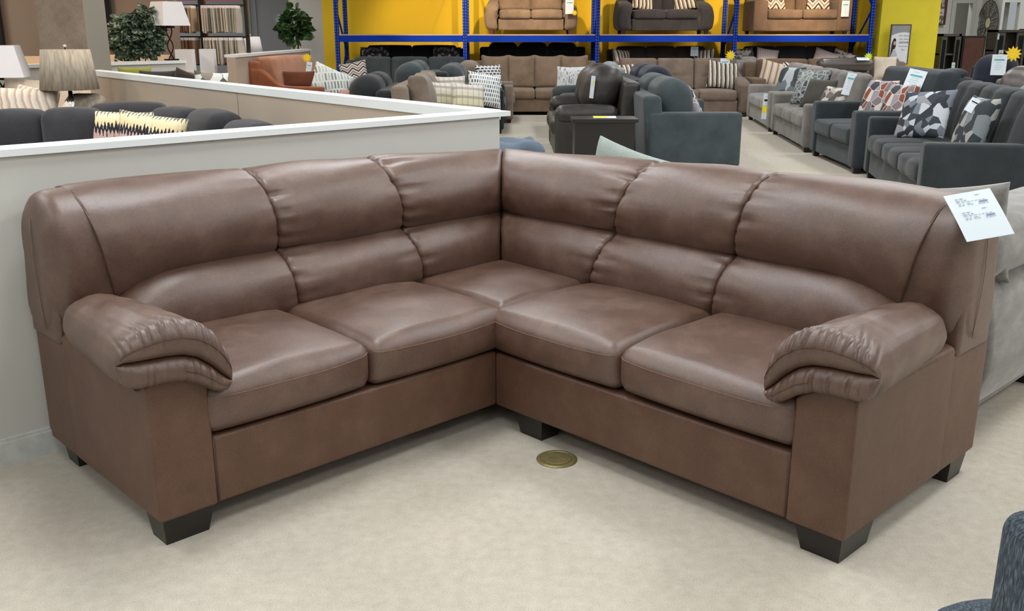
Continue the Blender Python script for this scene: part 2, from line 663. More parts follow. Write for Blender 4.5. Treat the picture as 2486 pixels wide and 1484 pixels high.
def flipf(f, which):
    return [tuple(reversed(q)) for q in f] if which == 'R' else list(f)


def closed_curve(pts, n=64):
    pts = np.array(pts, float)
    m = len(pts)
    out = []
    per = 12
    for i in range(m):
        p0, p1, p2, p3 = pts[(i - 1) % m], pts[i], pts[(i + 1) % m], pts[(i + 2) % m]
        for k in range(per):
            x = k / per
            out.append(0.5 * ((2 * p1) + (-p0 + p2) * x + (2 * p0 - 5 * p1 + 4 * p2 - p3) * x * x + (-p0 + 3 * p1 - 3 * p2 + p3) * x ** 3))
    out = np.array(out)
    seg = np.linalg.norm(np.roll(out, -1, 0) - out, axis=1)
    cum = np.concatenate([[0], np.cumsum(seg)])
    tt = np.linspace(0, cum[-1], n, endpoint=False)
    ext = np.vstack([out, out[:1]])
    return np.stack([np.interp(tt, cum, ext[:, 0]), np.interp(tt, cum, ext[:, 1])], 1)


def loft_cushion(s0, s1, prof_fn, e0, e1, which, name, mat=None, ns=40, N=72, miter1=False, disp=None, parent=None, miter0=False):
    """prof_fn(t)->(N,2) closed (d,z) loop. e0,e1: end rounding radii."""
    L = s1 - s0
    ts = []
    for j in range(7):
        ts.append(e0 * (1 - math.cos(PI / 2 * j / 6)))
    ts += list(np.linspace(e0, L - e1, ns)[1:-1])
    for j in range(7):
        ts.append(L - e1 * (1 - math.sin(PI / 2 * j / 6)))
    ts = sorted(ts)
    rings = []
    for x in ts:
        t_ = x / L
        pr = prof_fn(t_)
        c = pr.mean(0)
        ins = 0.0
        if x < e0:
            ins = e0 - math.sqrt(max(0, e0 ** 2 - (e0 - x) ** 2))
        if x > L - e1:
            ins = max(ins, e1 - math.sqrt(max(0, e1 ** 2 - (e1 - (L - x)) ** 2)))
        d = pr - c
        ln = np.linalg.norm(d, axis=1)[:, None]
        q = c + d * (1 - np.minimum(ins / ln, 0.92))
        s = np.full(len(q), s0 + x)
        if miter1:
            lim = (aF if which == 'L' else bF) + q[:, 0]
            s = s0 + (lim - s0) * t_
        ring = np.stack([s, q[:, 0], q[:, 1]], 1)
        if disp is not None:
            ring = disp(ring, x, L, c)
        rings.append(ring)
    n = len(rings[0])
    m = len(rings)
    V = np.concatenate(rings)
    V = np.vstack([V, rings[0].mean(0), rings[-1].mean(0)])
    if name.startswith('upper'):
        V = corner_dip(which, V)
    F = [(i * n + k, (i + 1) * n + k, (i + 1) * n + (k + 1) % n, i * n + (k + 1) % n) for i in range(m - 1) for k in range(n)]
    F += [(m * n, k, (k + 1) % n) for k in range(n)]
    F += [(m * n + 1, (m - 1) * n + (k + 1) % n, (m - 1) * n + k) for k in range(n)]
    return hobj(name, run_map(which)(V), flipf(F, which), mat, parent)


UP = closed_curve([(.635, .672), (.590, .705), (.562, .77), (.566, .84), (.600, .915), (.665, .968), (.745, .985), (.825, .972), (.885, .925), (.895, .83), (.87, .72), (.76, .668)], 72)
LO = closed_curve([(.575, .425), (.530, .475), (.517, .545), (.535, .615), (.585, .668), (.645, .692), (.74, .69), (.80, .62), (.80, .48), (.72, .415)], 72)


def corner_dip(which, v):
    """the back of the sectional sinks a little towards the corner"""
    sx = v[:, 0]
    k = np.interp(sx, [1.3, 1.85, 2.45, 2.95], [0, .006, .014, .043]) if which == 'L' else np.interp(sx, [1.7, 1.95, 2.5, 3.1], [0, .004, .019, .043])
    v[:, 2] -= k * np.clip((v[:, 2] - .69) / .27, 0, 1)
    return v


def wrinkle(seed, a0=0.006, a1=0.006, w=0.07, lo=False, k0=0.0, k1=0.0, pinch=0.0):
    """gathers that fan out from both ends of a back cushion, plus a gentle sag"""
    r_ = np.random.default_rng(seed)
    ph = r_.uniform(0, 6, 4)

    def g(ring, x, L, c):
        d = ring[:, 1:] - c
        ang = np.arctan2(d[:, 1], d[:, 0])
        out = ring.copy()
        k = 1.9 * a0 * math.exp(-(x / w) ** 1.3) + 1.6 * a1 * math.exp(-((L - x) / w) ** 1.3)
        v1 = (1 - np.abs(np.sin(ang * 5.5 + ph[0] + 1.2 * np.sin(ang * 3 + ph[1])))) ** 4
        v2 = (1 - np.abs(np.sin(ang * 8 + ph[1] + 1.5 * np.sin(ang * 2 + ph[2]) + 5 * x))) ** 4
        ww = -(v1 * 1.3 + v2 * .9) * k
        ww = ww + 0.0028 * np.sin(x * 13 + ph[2] + 2 * ang) * np.sin(ang * 3 + ph[3])
        n = d / np.linalg.norm(d, axis=1)[:, None]
        out[:, 1:] += n * ww[:, None]
        out[:, 0] -= (k0 * (1 - x / L) + k1 * x / L) * (out[:, 2] - .45)
        return out
    return g


def prof_up(droop0=0, droop1=0, bulge=.014):
    def g(t):
        p = UP.copy()
        b = math.sin(PI * min(max(t, 0), 1)) ** .6
        c = p.mean(0)
        p = c + (p - c) * (1 + bulge / .16 * (b - .5) * .5)
        dr = droop0 * max(0, 1 - t / .45) ** 2 + droop1 * max(0, 1 - (1 - t) / .45) ** 2
        wgt = np.clip((.84 - p[:, 1]) / .16, 0, 1)
        p[:, 1] -= dr * wgt
        return p
    return g


def prof_lo(dr0=0, dr1=0):
    def g(t):
        p = LO.copy()
        b = math.sin(PI * t) ** .6
        c = p.mean(0)
        p = c + (p - c) * (1 + .05 * (b - .5))
        dr = dr0 * max(0, 1 - t / .42) ** 2.2 + dr1 * max(0, 1 - (1 - t) / .42) ** 2.2
        wgt = np.clip((p[:, 1] - .5) / .19, 0, 1)
        p[:, 1] -= dr * wgt
        return p
    return g


# back cushion spans: left run s=a, right run s=b
loft_cushion(1.228, 1.853, prof_up(.075, 0), .005, .024, 'L', 'upper_back_cushion', disp=wrinkle(1, .001, .005, k0=.22, k1=.15))
loft_cushion(1.848, 2.459, prof_up(), .024, .024, 'L', 'upper_back_cushion', disp=wrinkle(2, .008, .005, .08, k0=.15, k1=.23))
loft_cushion(2.455, 3.0, prof_up(), .026, .02, 'L', 'upper_back_cushion', miter1=True, disp=wrinkle(3, .009, .001, .09, k0=.23))
loft_cushion(1.15, 1.853, prof_lo(.11, 0), .05, .024, 'L', 'lower_back_cushion', disp=wrinkle(4, .003, .004, k1=.15))
loft_cushion(1.848, 2.459, prof_lo(), .024, .024, 'L', 'lower_back_cushion', disp=wrinkle(5, .009, .004, .09, k0=.15, k1=.23))
loft_cushion(2.455, 2.95, prof_lo(), .024, .02, 'L', 'lower_back_cushion', miter1=True, disp=wrinkle(6, .005, .001, k0=.23))
loft_cushion(1.318, 1.955, prof_up(.075, 0), .005, .024, 'R', 'upper_back_cushion', disp=wrinkle(7, .001, .006, k0=.26, k1=.20))
loft_cushion(1.950, 2.555, prof_up(), .024, .024, 'R', 'upper_back_cushion', disp=wrinkle(8, .005, .008, .08, k0=.20, k1=.33))
loft_cushion(2.550, 3.18, prof_up(), .026, .02, 'R', 'upper_back_cushion', miter1=True, disp=wrinkle(9, .009, .001, .09, k0=.33))
loft_cushion(1.20, 1.955, prof_lo(.11, 0), .05, .024, 'R', 'lower_back_cushion', disp=wrinkle(10, .003, .004, k1=.20))
loft_cushion(1.950, 2.555, prof_lo(), .024, .024, 'R', 'lower_back_cushion', disp=wrinkle(11, .004, .008, .09, k0=.20, k1=.33))
loft_cushion(2.550, 3.12, prof_lo(), .024, .02, 'R', 'lower_back_cushion', miter1=True, disp=wrinkle(12, .005, .001, k0=.33))

# wing: the end piece of the back that wraps down to the arm
WG = closed_curve([(.665, .52), (.615, .60), (.590, .70), (.580, .80), (.598, .90), (.660, .962), (.735, .980), (.80, .955), (.850, .90), (.878, .80), (.895, .66), (.89, .52), (.77, .49)], 72)


def wing_prof(t):
    p = WG.copy()
    if t < .45:
        k = (1 - t / .45) ** 2
        p[:, 0] += .05 * k * np.clip((.8 - p[:, 0]) / .2, 0, 1)
        p[:, 1] -= .03 * k * np.clip((p[:, 1] - .85) / .12, 0, 1)
    return p


for which, s0, s1 in (('L', 1.000, 1.245), ('R', 1.084, 1.335)):
    w = loft_cushion(s0, s1, wing_prof, .05, .005, which, 'wing', ns=24, disp=wrinkle(21 if which == 'L' else 22, .002, .0, .06, k1=.22 if which == 'L' else .26))
    mp = run_map(which)
    # stitched seam between wing and cushion, and stitching on the outer side
    pth = [(s1 - .010 - (.22 if which == 'L' else .26) * (p[1] - .45), p[0] - .0015, p[1]) for p in WG if p[0] < .70 and p[1] > .60]
    pth = sorted(pth, key=lambda q: q[2])
    mb = MB().tube(H(mp(np.array(pth) + np.array([0, -.001, 0]))), .0013, 6)
    mb.build('seam', M['seam'], w, True)
    pts = np.array([(s0 + .012 - .004 * math.sin(k / 9 * PI), .725 + .02 * math.sin(k * .35), .53 + .045 * k) for k in range(9)])
    MB().tube(H(mp(pts - np.array([.0125, 0, 0]))), .0014, 6).build('side_seam', M['thread'], w, True)

# flat outside panels of the back, below the wings
for which, s0, s1 in (('L', aL - .004, aL + .16), ('R', bR - .004, bR + .16)):
    mp = run_map(which)
    v, f = softbox((s1 - s0) / 2, .125, .20, .018, (4, 4, 6))
    v = v + np.array([(s0 + s1) / 2, .775, .675])
    v[:, 1] -= .10 * np.clip((v[:, 2] - .5), 0, 1) * (v[:, 1] > .78) * .8
    hobj('back_side_panel', mp(v), flipf(f, which))

# back frames and rear
for which, s0, s1 in (('L', aL + .005, 3.20), ('R', bR + .005, 3.40)):
    mp = run_map(which)
    v, f = softbox((s1 - s0) / 2, .115, .40, .02, (10, 3, 6))
    v = v + np.array([(s0 + s1) / 2, .793, .495])
    v[:, 1] -= .06 * np.clip(v[:, 2] - .5, 0, 1)
    hobj('back_frame', mp(v), flipf(f, which), M['leather_panel'])

# base rails (front boards) and arm panels
def hbox(name, a0, a1, b0, b1, z0, z1, r=.014, mat=None, ni=(10, 6, 5), fn=None):
    h = np.array([(a1 - a0) / 2, (b1 - b0) / 2, (z1 - z0) / 2])
    v, f = softbox(h[0], h[1], h[2], r, ni)
    c = np.array([(a0 + a1) / 2, (b0 + b1) / 2, (z0 + z1) / 2])
    v = v + c
    if fn:
        v = fn(v)
    return hobj(name, v, f, mat or M['leather_panel'])


hbox('base_rail', aL + .185, aF + .012, bF, bF + .62, .083, .302)
hbox('base_rail', aF, aF + .62, bR + .185, bF + .004, .083, .296)
hbox('base_rail', aF + .02, aF + .62, bF + .01, bF + .62, .09, .29)


def arch(axis, lo_, hi_):
    def g(v):
        w = (v[:, axis] - lo_ + .08) / .334
        top = np.interp(w, [.2, .3, .45, .55, .68, .8, .9], [.505, .522, .528, .520, .500, .470, .462])
        k = np.clip((v[:, 2] - .083) / (.52 - .083), 0, 1)
        v[:, 2] = .083 + k * (top - .083)
        return v
    return g


hbox('arm_panel', aL, aL + .186, bF - .006, bF + .64, .083, .52, .012, ni=(10, 10, 8), fn=arch(0, aL, aL + .19))
hbox('arm_panel', aF - .006, aF + .64, bR, bR + .186, .083, .52, .012, ni=(10, 10, 8), fn=arch(1, bR, bR + .19))
# lower outside of the back, flush with the arm panel
hbox('back_side_panel', aL + .001, aL + .15, bF + .62, bB - .03, .083, .485, .014)
hbox('back_side_panel', aF + .62, aB, bR + .001, bR + .15, .083, .485, .014)
# vertical seams of the arm panel and base
for pts in ([(aL + .186, bF - .0015, z) for z in (.09, .2, .3)], [(aF - .0015, bR + .186, z) for z in (.09, .2, .3)]):
    MB().tube(H(np.array(pts)), .003, 6).build('seam', M['seam'], sofa, True)


# seat cushions
def seat(name, a0, a1, b0, b1, z0, z1, front, crown=.03, seed=0, fb=.028):
    """front: 'b' faces low b (left run), 'a' faces low a (right run), None = corner"""
    h = np.array([(a1 - a0) / 2, (b1 - b0) / 2, (z1 - z0) / 2])
    c = np.array([(a0 + a1) / 2, (b0 + b1) / 2, (z0 + z1) / 2])
    r_ = np.random.default_rng(seed)
    ph = r_.uniform(0, 6, 6)

    def D(v):
        u = v / h
        uc = np.clip(u, -1, 1)
        w = np.abs(1 - uc ** 2)
        o = v.copy()
        o[:, 2] += crown * (uc[:, 2] > -.2) * np.clip(uc[:, 2], 0, 1) * w[:, 0] ** .6 * w[:, 1] ** .45
        ax, ot = (1, 0) if front != 'a' else (0, 1)
        if front:
            sg = np.clip(-uc[:, ax], 0, 1) ** 3
            o[:, ax] -= fb * sg * w[:, ot] ** .7 * (1 - .5 * np.abs(uc[:, 2]) ** 2)
            # front underside tucks in
            o[:, ax] += .018 * sg * np.clip(-uc[:, 2], 0, 1) ** 2
            # gentle dip at front corner top
            o[:, 2] -= .012 * sg * np.clip(uc[:, 2], 0, 1) * np.abs(uc[:, ot]) ** 6
        o[:, 2] += .0025 * np.sin(v[:, 0] * 17 + ph[0] + np.sin(v[:, 1] * 9)) * np.sin(v[:, 1] * 13 + ph[1]) * np.clip(uc[:, 2], 0, 1)
        return o + c
    v, f = softbox(h[0], h[1], h[2], .042, (26, 26, 8), 6)
    s_ = hobj(name, D(v), f)
    if front:
        ax, ot = (1, 0) if front != 'a' else (0, 1)
        for zf, rad, mt in ((.52, .0010, 'thread'), (-.80, .0018, 'seam')):
            n = 30
            pts = np.zeros((n, 3))
            xs = np.linspace(-h[ot] + .012, h[ot] - .012, n)
            pts[:, ot] = xs
            pts[:, ax] = -h[ax] - .001
            pts[:, 2] = h[2] * zf
            k = np.clip(h[2] * abs(zf) - (h[2] - .042), 0, .042)
            pts[:, ax] += .042 - math.sqrt(.042 ** 2 - k ** 2) if k > 0 else 0
            edge = np.clip(np.abs(xs) - (h[ot] - .042), 0, .042)
            pts[:, ax] += .042 - np.sqrt(np.maximum(0, .042 ** 2 - edge ** 2))
            q = D(pts)
            if zf > 0:
                q[:, 2] += .012 * np.abs(xs / h[ot]) ** 4
            MB().tube(H(q), rad, 6).build('seam', M[mt], s_, True)
    return s_


seat('seat_cushion', aL + .165, 1.781, bF - .012, 3.16, .305, .468, 'b', .038, 1)
seat('seat_cushion', 1.783, 2.418, bF - .012, 3.16, .302, .466, 'b', .034, 2)
seat('seat_cushion', aF - .012, 2.98, bR + .170, 1.930, .305, .468, 'a', .038, 3)
seat('seat_cushion', aF - .012, 2.98, 1.932, 2.565, .300, .466, 'a', .034, 4)
seat('corner_seat_cushion', 2.42, 3.02, 2.567, 3.18, .29, .462, None, .030, 5)


# arm pads: one long puffy pad whose gathered front folds into two rolls with a deep crease between
TOPW = np.array([(0, .615), (.04, .650), (.10, .672), (.2, .690), (.35, .704), (.5, .704), (.65, .690), (.8, .658), (.9, .615), (.96, .570), (1, .520)])
CRW = np.array([(0, .600), (.05, .606), (.13, .603), (.4, .598), (.55, .592), (.68, .575), (.80, .542), (.9, .505), (1, .475)])
BOTW = np.array([(0, .585), (.03, .548), (.08, .530), (.16, .522), (.4, .521), (.55, .513), (.68, .492), (.8, .463), (.88, .450), (.95, .455), (1, .480)])


def spline(T, x):
    xs = np.linspace(0, 1, 400)
    y = np.interp(xs, T[:, 0], T[:, 1])
    k = np.exp(-(np.arange(-14, 15) / 6.0) ** 2)
    k /= k.sum()
    yp = np.concatenate([np.full(14, y[0]) + (y[0] - y[1:15][::-1]) * .0, y, np.full(14, y[-1])])
    ys = np.convolve(yp, k, 'valid')
    ys[:12] = y[:12] + (ys[:12] - y[:12]) * np.linspace(0, 1, 12)
    ys[-12:] = y[-12:] + (ys[-12:] - y[-12:]) * np.linspace(1, 0, 12)
    return np.interp(x, xs, ys)


def gathers(seed, n, lo_=.03, hi_=.97):
    r_ = np.random.default_rng(seed)
    c_ = np.linspace(lo_, hi_, n) + r_.uniform(-.3, .3, n) * (hi_ - lo_) / n
    sg_ = r_.uniform(.007, .014, n)
    dp = r_.uniform(.25, 1.0, n)
    sl = r_.uniform(-1.2, 1.2, n)

    def g(w, x=0.0):
        o = 0
        for c0, s0_, d0_, l0 in zip(c_, sg_, dp, sl):
            o = o + d0_ * np.exp(-((w - c0 - l0 * x) / s0_) ** 2) - .45 * d0_ * np.exp(-((w - c0 - l0 * x - 2.2 * s0_) / (s0_ * 1.4)) ** 2)
        return o
    return g


def arm_pad(which, s_outer, s_inner, seed):
    mp = run_map(which)
    Wd_ = s_inner - s_outer
    nu, nt = 96, 15
    u = (1 - np.cos(np.linspace(0, PI, nu + 1))) / 2 * .55 + np.linspace(0, 1, nu + 1) * .45
    zt, zc, zb = spline(TOPW, u), spline(CRW, u), spline(BOTW, u)
    yf = -.030
    E_ = np.abs(1 - np.abs(2 * u - 1) ** 5) ** .5
    g1, g2 = gathers(seed, 13), gathers(seed + 5, 12)
    caps = []
    for (z0, z1, Dp, gg, amp) in ((zb, zc, .034, g2, .0095), (zc, zt, .046, g1, .0120)):
        mid, half = (z0 + z1) / 2, (z1 - z0) / 2
        for k in range(nt + 1):
            t_ = -math.cos(PI * k / nt)
            co = math.sqrt(max(0, 1 - t_ * t_))
            win = (math.exp(-((t_ - .75) / .75) ** 2) if gg is g1 else .9 * (1 - t_ ** 6))
            dl = -amp * gg(u, -.02 * (1 - t_)) * win * E_
            y = yf - (Dp * E_ + dl) * co
            z = mid + half * t_ + dl * t_ * (1 if (gg is g1 and t_ > 0) or (gg is g2 and t_ < 0) else 0)
            deep = .028 * E_ if (gg is g2 and k == nt) or (gg is g1 and k == 0) else 0
            caps.append(np.stack([s_outer + Wd_ * u, y + deep, z], 1))
    nr_ = len(caps)
    V = np.concatenate(caps)
    n1 = nu + 1
    F = [(i * n1 + k, i * n1 + k + 1, (i + 1) * n1 + k + 1, (i + 1) * n1 + k) for i in range(nr_ - 1) for k in range(nu)]
    mirrored = which == 'R'
    front = hobj('arm_front_roll', mp(V), flipf(F, which))
    # stitched lines across the rolls
    for i, lo_, hi_ in ((nt + 1 + int(nt * .56), 4, nu - 3), (int(nt * .48), int(nu * .55), nu - 5)):
        c_ = caps[i][lo_:hi_] + np.array([0, -.0012, 0])
        MB().tube(H(mp(c_)), .0011, 6).build('seam', M['seam'], front, True)
    # the long body of the pad
    ns_ = 12
    bot = np.stack([u[::-1], zb[::-1]], 1)
    side = np.stack([np.zeros(ns_), np.linspace(zb[0], zt[0], ns_ + 2)[1:-1]], 1)
    top = np.stack([u, zt], 1)
    ring0 = np.concatenate([bot, side, top])
    kind = np.concatenate([np.zeros(len(bot)), np.ones(ns_), np.full(len(top), 2)])
    fr = np.concatenate([np.zeros(len(bot)), np.linspace(0, 1, ns_ + 2)[1:-1], np.ones(len(top))])
    L = .665
    er = .15
    xs = list(np.linspace(0, .12, 22)) + list(np.linspace(.12, L - er, 24)[1:]) + [L - er * (1 - math.sin(PI / 2 * j / 10)) for j in range(1, 11)]
    rings = []
    for x in xs:
        r0 = ring0.copy()
        w, z = r0[:, 0], r0[:, 1].copy()
        kk = min(1, max(0, x / .085))
        kk = kk * kk * (3 - 2 * kk)
        zlow = .487
        lowz = np.where(kind == 0, z + (zlow - z) * kk * np.clip(1 - w / .45, 0, 1), z)
        z = np.where(kind == 0, lowz, z)
        zside = (zb[0] + (zlow - zb[0]) * kk) + (zt[0] - (zb[0] + (zlow - zb[0]) * kk)) * fr
        z = np.where(kind == 1, zside, z)
        tt_ = x / L
        z = z - np.clip((z - .56) / .14, 0, 1) * (.030 * tt_ + .020 * tt_ ** 3)
        s_ = s_outer + Wd_ * w
        # belly of the outer side, drawing in to the rear
        s_ = s_ + .080 * kk * (1 - .5 * tt_) * np.where(kind == 1, (1 - fr) ** 2.5, np.where(kind == 0, np.clip(1 - w / .3, 0, 1), 0))
        s_ = s_ - .008 * kk * np.where(kind == 1, np.sin(PI * fr), 0)
        s_ = s_ + .072 * tt_ ** 1.1 * np.clip(1 - w / .6, 0, 1)
        s_ = s_ + .010 * math.sin(PI * tt_) * np.clip((w - .7) / .3, 0, 1)
        cen = np.array([s_.mean(), z.mean()])
        if x > L - er:
            ins = 1 - math.sqrt(max(0, 1 - ((x - (L - er)) / er) ** 2))
            s_ = cen[0] + (s_ - cen[0]) * (1 - .92 * ins)
            z = cen[1] - .02 * ins + (z - cen[1]) * (1 - .92 * ins)
        dl = -.0120 * g1(w, x) * math.exp(-(x / .050) ** 1.5) * (kind == 2) * np.abs(1 - np.abs(2 * w - 1) ** 5) ** .5 * math.exp(-((1 - .75) / .75) ** 2)
        dn = np.stack([s_ - cen[0], z - cen[1]], 1)
        dn /= np.linalg.norm(dn, axis=1)[:, None] + 1e-9
        ang = np.arctan2(dn[:, 1], dn[:, 0])
        dl = dl + .0022 * np.sin(x * 31 + 2.0 * ang + seed) * np.sin(ang * 3 + x * 9) * min(1, x / .08)
        cr = (1 - abs(math.sin(x * 17 + seed))) ** 3
        dl = dl - .0026 * cr * min(1, x / .08) * np.clip(np.sin(ang * 2 + seed + x * 6), 0, 1) ** .5
        zz = np.where(kind == 2, z + dl, z + dl * dn[:, 1])
        ss = np.where(kind == 2, s_, s_ + dl * dn[:, 0])
        rings.append(np.stack([ss, np.full(len(ss), yf + x), zz], 1))
    n = len(ring0)
    m = len(rings)
    V = np.concatenate(rings)
    F = [(i * n + k, (i + 1) * n + k, (i + 1) * n + (k + 1) % n, i * n + (k + 1) % n) for i in range(m - 1) for k in range(n)]
    F += [tuple(range((m - 1) * n, m * n))[::-1]]
    pad = hobj('arm_pad', mp(V), F if which == 'R' else [tuple(reversed(q)) for q in F])
    # welt where the pad meets the side panel
    ki = len(bot) - 1
    pts = np.array([r[ki] for r in rings[10:-7]]) + np.array([-.001 if s_outer < s_inner else .001, 0, -.001])
    MB().tube(H(mp(pts)), .0022, 6).build('welt', M['seam'], pad, True)


arm_pad('L', aL - .086, aL + .248, 31)
arm_pad('R', bR - .066, bR + .268, 47)

# legs
def block_leg(a, b, da, db, h=.086):
    v = []
    for z, k in ((h, 1.0), (0.0, .0)):
        x0, x1 = sorted((a, a + da))
        y0, y1 = sorted((b, b + db))
        e = .022 * (1 - k)
        x0 += e * (1.0 if da < 0 else .35)
        x1 -= e * (1.0 if da > 0 else .35)
        y0 += e * (1.0 if db < 0 else .35)
        y1 -= e * (1.0 if db > 0 else .35)
        v += [(x0, y0, z), (x1, y0, z), (x1, y1, z), (x0, y1, z)]
    hobj('leg', v, [(3, 2, 1, 0), (4, 5, 6, 7), (0, 1, 5, 4), (1, 2, 6, 5), (2, 3, 7, 6), (3, 0, 4, 7)], M['black_wood'], smooth=False)


block_leg(aL + .012, bF + .008, .165, .12)
block_leg(aF + .012, bR + .012, .20, .15)
block_leg(aL + .03, bB - .17, .10, .12)
block_leg(aB - .16, bR + .012, .13, .12)
block_leg(aF + .015, 2.30, .12, .14)
block_leg(aB - .18, bB - .20, .12, .12)
block_leg(1.75, bB - .20, .12, .12)
block_leg(aB - .18, 1.95, .12, .12)

# ------------------------------------------------------------------ paper tags
def text_mesh(body, size, mat, parent, loc, rot, name='lettering', bold=False):
    cu = bpy.data.curves.new('t', 'FONT')
    cu.body = body
    cu.size = size
    cu.align_x = 'CENTER'
    cu.extrude = 0.0006
    if bold:
        cu.offset = size * .02
    to = bpy.data.objects.new('t', cu)
    COL.objects.link(to)
    bpy.context.view_layer.update()
    me = bpy.data.meshes.new_from_object(to.evaluated_get(bpy.context.evaluated_depsgraph_get()))
    bpy.data.objects.remove(to)
    me.materials.clear()
    me.materials.append(mat)
    me.name = name
    o = bpy.data.objects.new(name, me)
    COL.objects.link(o)
    o.parent = parent
    o.location = loc
    o.rotation_euler = rot
    return o


def quad_frame(p_tl, p_tr, p_bl):
    X = (p_tr - p_tl).normalized()
    Z = (p_tl - p_bl)
    Z = (Z - X * Z.dot(X)).normalized()
    Yv = Z.cross(X)
    m = Matrix((X, Yv, Z)).transposed().to_4x4()
    return m


def price_tag(name, label, p, w, h, rotz, tilt, roll=0.0, lines=6, header='teal_ink', group=None, cat='price tag', yellow=False):
    """card in its xz plane facing -y, origin at top centre"""
    o = bpy.data.objects.new(name, None)
    COL.objects.link(o)
    tag(o, label, cat, group)
    o.matrix_world = Matrix.Translation(Vector(p)) @ Matrix.Rotation(rotz, 4, 'Z') @ Matrix.Rotation(tilt, 4, 'X') @ Matrix.Rotation(roll, 4, 'Y')
    n = 5
    mb = MB()
    mb.box(-w / 2, w / 2, -.0008, .0008, -h, 0)
    mb.build('card', M['paper'], o)
    mb = MB()
    mb.box(-w * .34, w * .34, -.0016, -.0008, -h * .30, -h * .22)
    mb.build('print', M[header], o)
    mb = MB()
    r_ = random.Random(sum(map(ord, label)))
    for k in range(lines):
        z = -h * (.10 if k == 0 else .36 + .09 * (k - 1))
        wd = w * r_.uniform(.14, .34)
        mb.box(-wd, wd * r_.uniform(.4, 1), -.0016, -.0008, z - h * .015, z)
    mb.build('print', M['ink'], o)
    if yellow:
        MB().box(-w / 2, w / 2, -.0022, -.001, -h * .75, -h * .48).build('print', M['tag_yellow'], o)
    return o


def star(name, label, p, r, rotz, mat='star', tilt=0, n=11):
    o = bpy.data.objects.new(name, None)
    COL.objects.link(o)
    tag(o, label, 'sale sticker')
    o.matrix_world = Matrix.Translation(Vector(p)) @ Matrix.Rotation(rotz, 4, 'Z') @ Matrix.Rotation(tilt, 4, 'X')
    for dy, rr, k in ((0, r, 0), (-.006, r * .8, .5)):
        poly = [((rr if j % 2 == 0 else rr * .62) * math.cos(PI * (j + k) / n), (rr if j % 2 == 0 else rr * .62) * math.sin(PI * (j + k) / n)) for j in range(2 * n)]
        m = len(poly)
        v = [(x, dy, z) for x, z in poly] + [(x, dy + .002, z) for x, z in poly]
        f = [tuple(range(m))[::-1], tuple(range(m, 2 * m))] + [(i, (i + 1) % m, (i + 1) % m + m, i + m) for i in range(m)]
        mesh_obj('burst', v, f, M[mat], o, False)
    return o


# big info sheet draped over the right wing of the brown sectional
SK = 2.92 / 3.35
tl, tr = ab(3.39 * SK, 1.352 * SK, 1.47 - .553 * SK), ab(3.497 * SK, 1.240 * SK, 1.47 - .523 * SK)
bl, br = ab(3.338 * SK, 1.234 * SK, 1.47 - .688 * SK), ab(3.445 * SK, 1.122 * SK, 1.47 - .658 * SK)
info = bpy.data.objects.new('info_sheet', None)
COL.objects.link(info)
tag(info, 'white printed info sheet lying on the right end of the brown sectional back', 'paper sheet')
Xv = (tr - tl).normalized()
mfr = quad_frame(tl, tr, bl)
info.matrix_world = Matrix.Translation((tl + tr) / 2) @ mfr
ws = (tr - tl).length
hs = ((tl + tr) / 2 - (bl + br) / 2).length
v = []
nx_, nz_ = 8, 8
shear = ((bl + br) / 2 - (tl + tr) / 2).dot(Xv)
for j in range(nz_ + 1):
    for i in range(nx_ + 1):
        u, w_ = i / nx_ - .5, j / nz_
        v.append((u * ws + shear * w_, -.003 * math.sin(w_ * PI), -w_ * hs))
nv = len(v)
v += [(x, y + .0012, z) for x, y, z in v]
f = []
for j in range(nz_):
    for i in range(nx_):
        a_ = j * (nx_ + 1) + i
        f.append((a_, a_ + nx_ + 1, a_ + nx_ + 2, a_ + 1))
        f.append((a_ + nv, a_ + 1 + nv, a_ + nx_ + 2 + nv, a_ + nx_ + 1 + nv))
mesh_obj('sheet', v, f, M['paper'], info)
for off in (.12, .42):
    mb = MB()
    z0 = -hs * off

    def yy(z):
        return -.003 * math.sin(-z / hs * PI) - .0012
    r_ = random.Random(5)

    def words(x0, x1, z, hgt, lo_=.004, hi_=.012):
        hgt *= .42
        x = x0
        while x < x1:
            wl = r_.uniform(lo_, hi_)
            o_ = shear * (-z / hs)
            mb.box(x + o_, min(x + wl, x1) + o_, yy(z) - .0004, yy(z), z - hgt, z)
            x += wl + .004
    words(-ws * .32, -ws * .12, z0, .0045)
    words(ws * .12, ws * .24, z0 + .006, .004)
    words(-ws * .32, -ws * .10, z0 - .0065, .005)
    words(-ws * .32, ws * .28, z0 - .0125, .003)
    words(-ws * .30, -ws * .16, z0 - .019, .004)
    words(-ws * .30, -ws * .16, z0 - .024, .004)
    words(-ws * .12, -ws * .0, z0 - .019, .004)
    words(-ws * .12, -ws * .0, z0 - .024, .004)
    words(ws * .12, ws * .32, z0 - .026, .004)
    mb.build('print', M['ink'], info)
    mb = MB()
    o_ = shear * (-(z0 - .018) / hs)
    mb.box(ws * .14 + o_, ws * .32 + o_, yy(z0 - .02) - .0008, yy(z0 - .02), z0 - .022, z0 - .017)
    mb.build('print', M['ink_blue'], info)

# ------------------------------------------------------------------ the setting
fl = MB().box(-16, 18, -5, 32, -.05, 0).build('floor', M['carpet'])
struct(fl)
ce = MB().box(-16, 18, -5, 32, CZ, CZ + .08).build('ceiling', M['ceil'])
struct(ce)
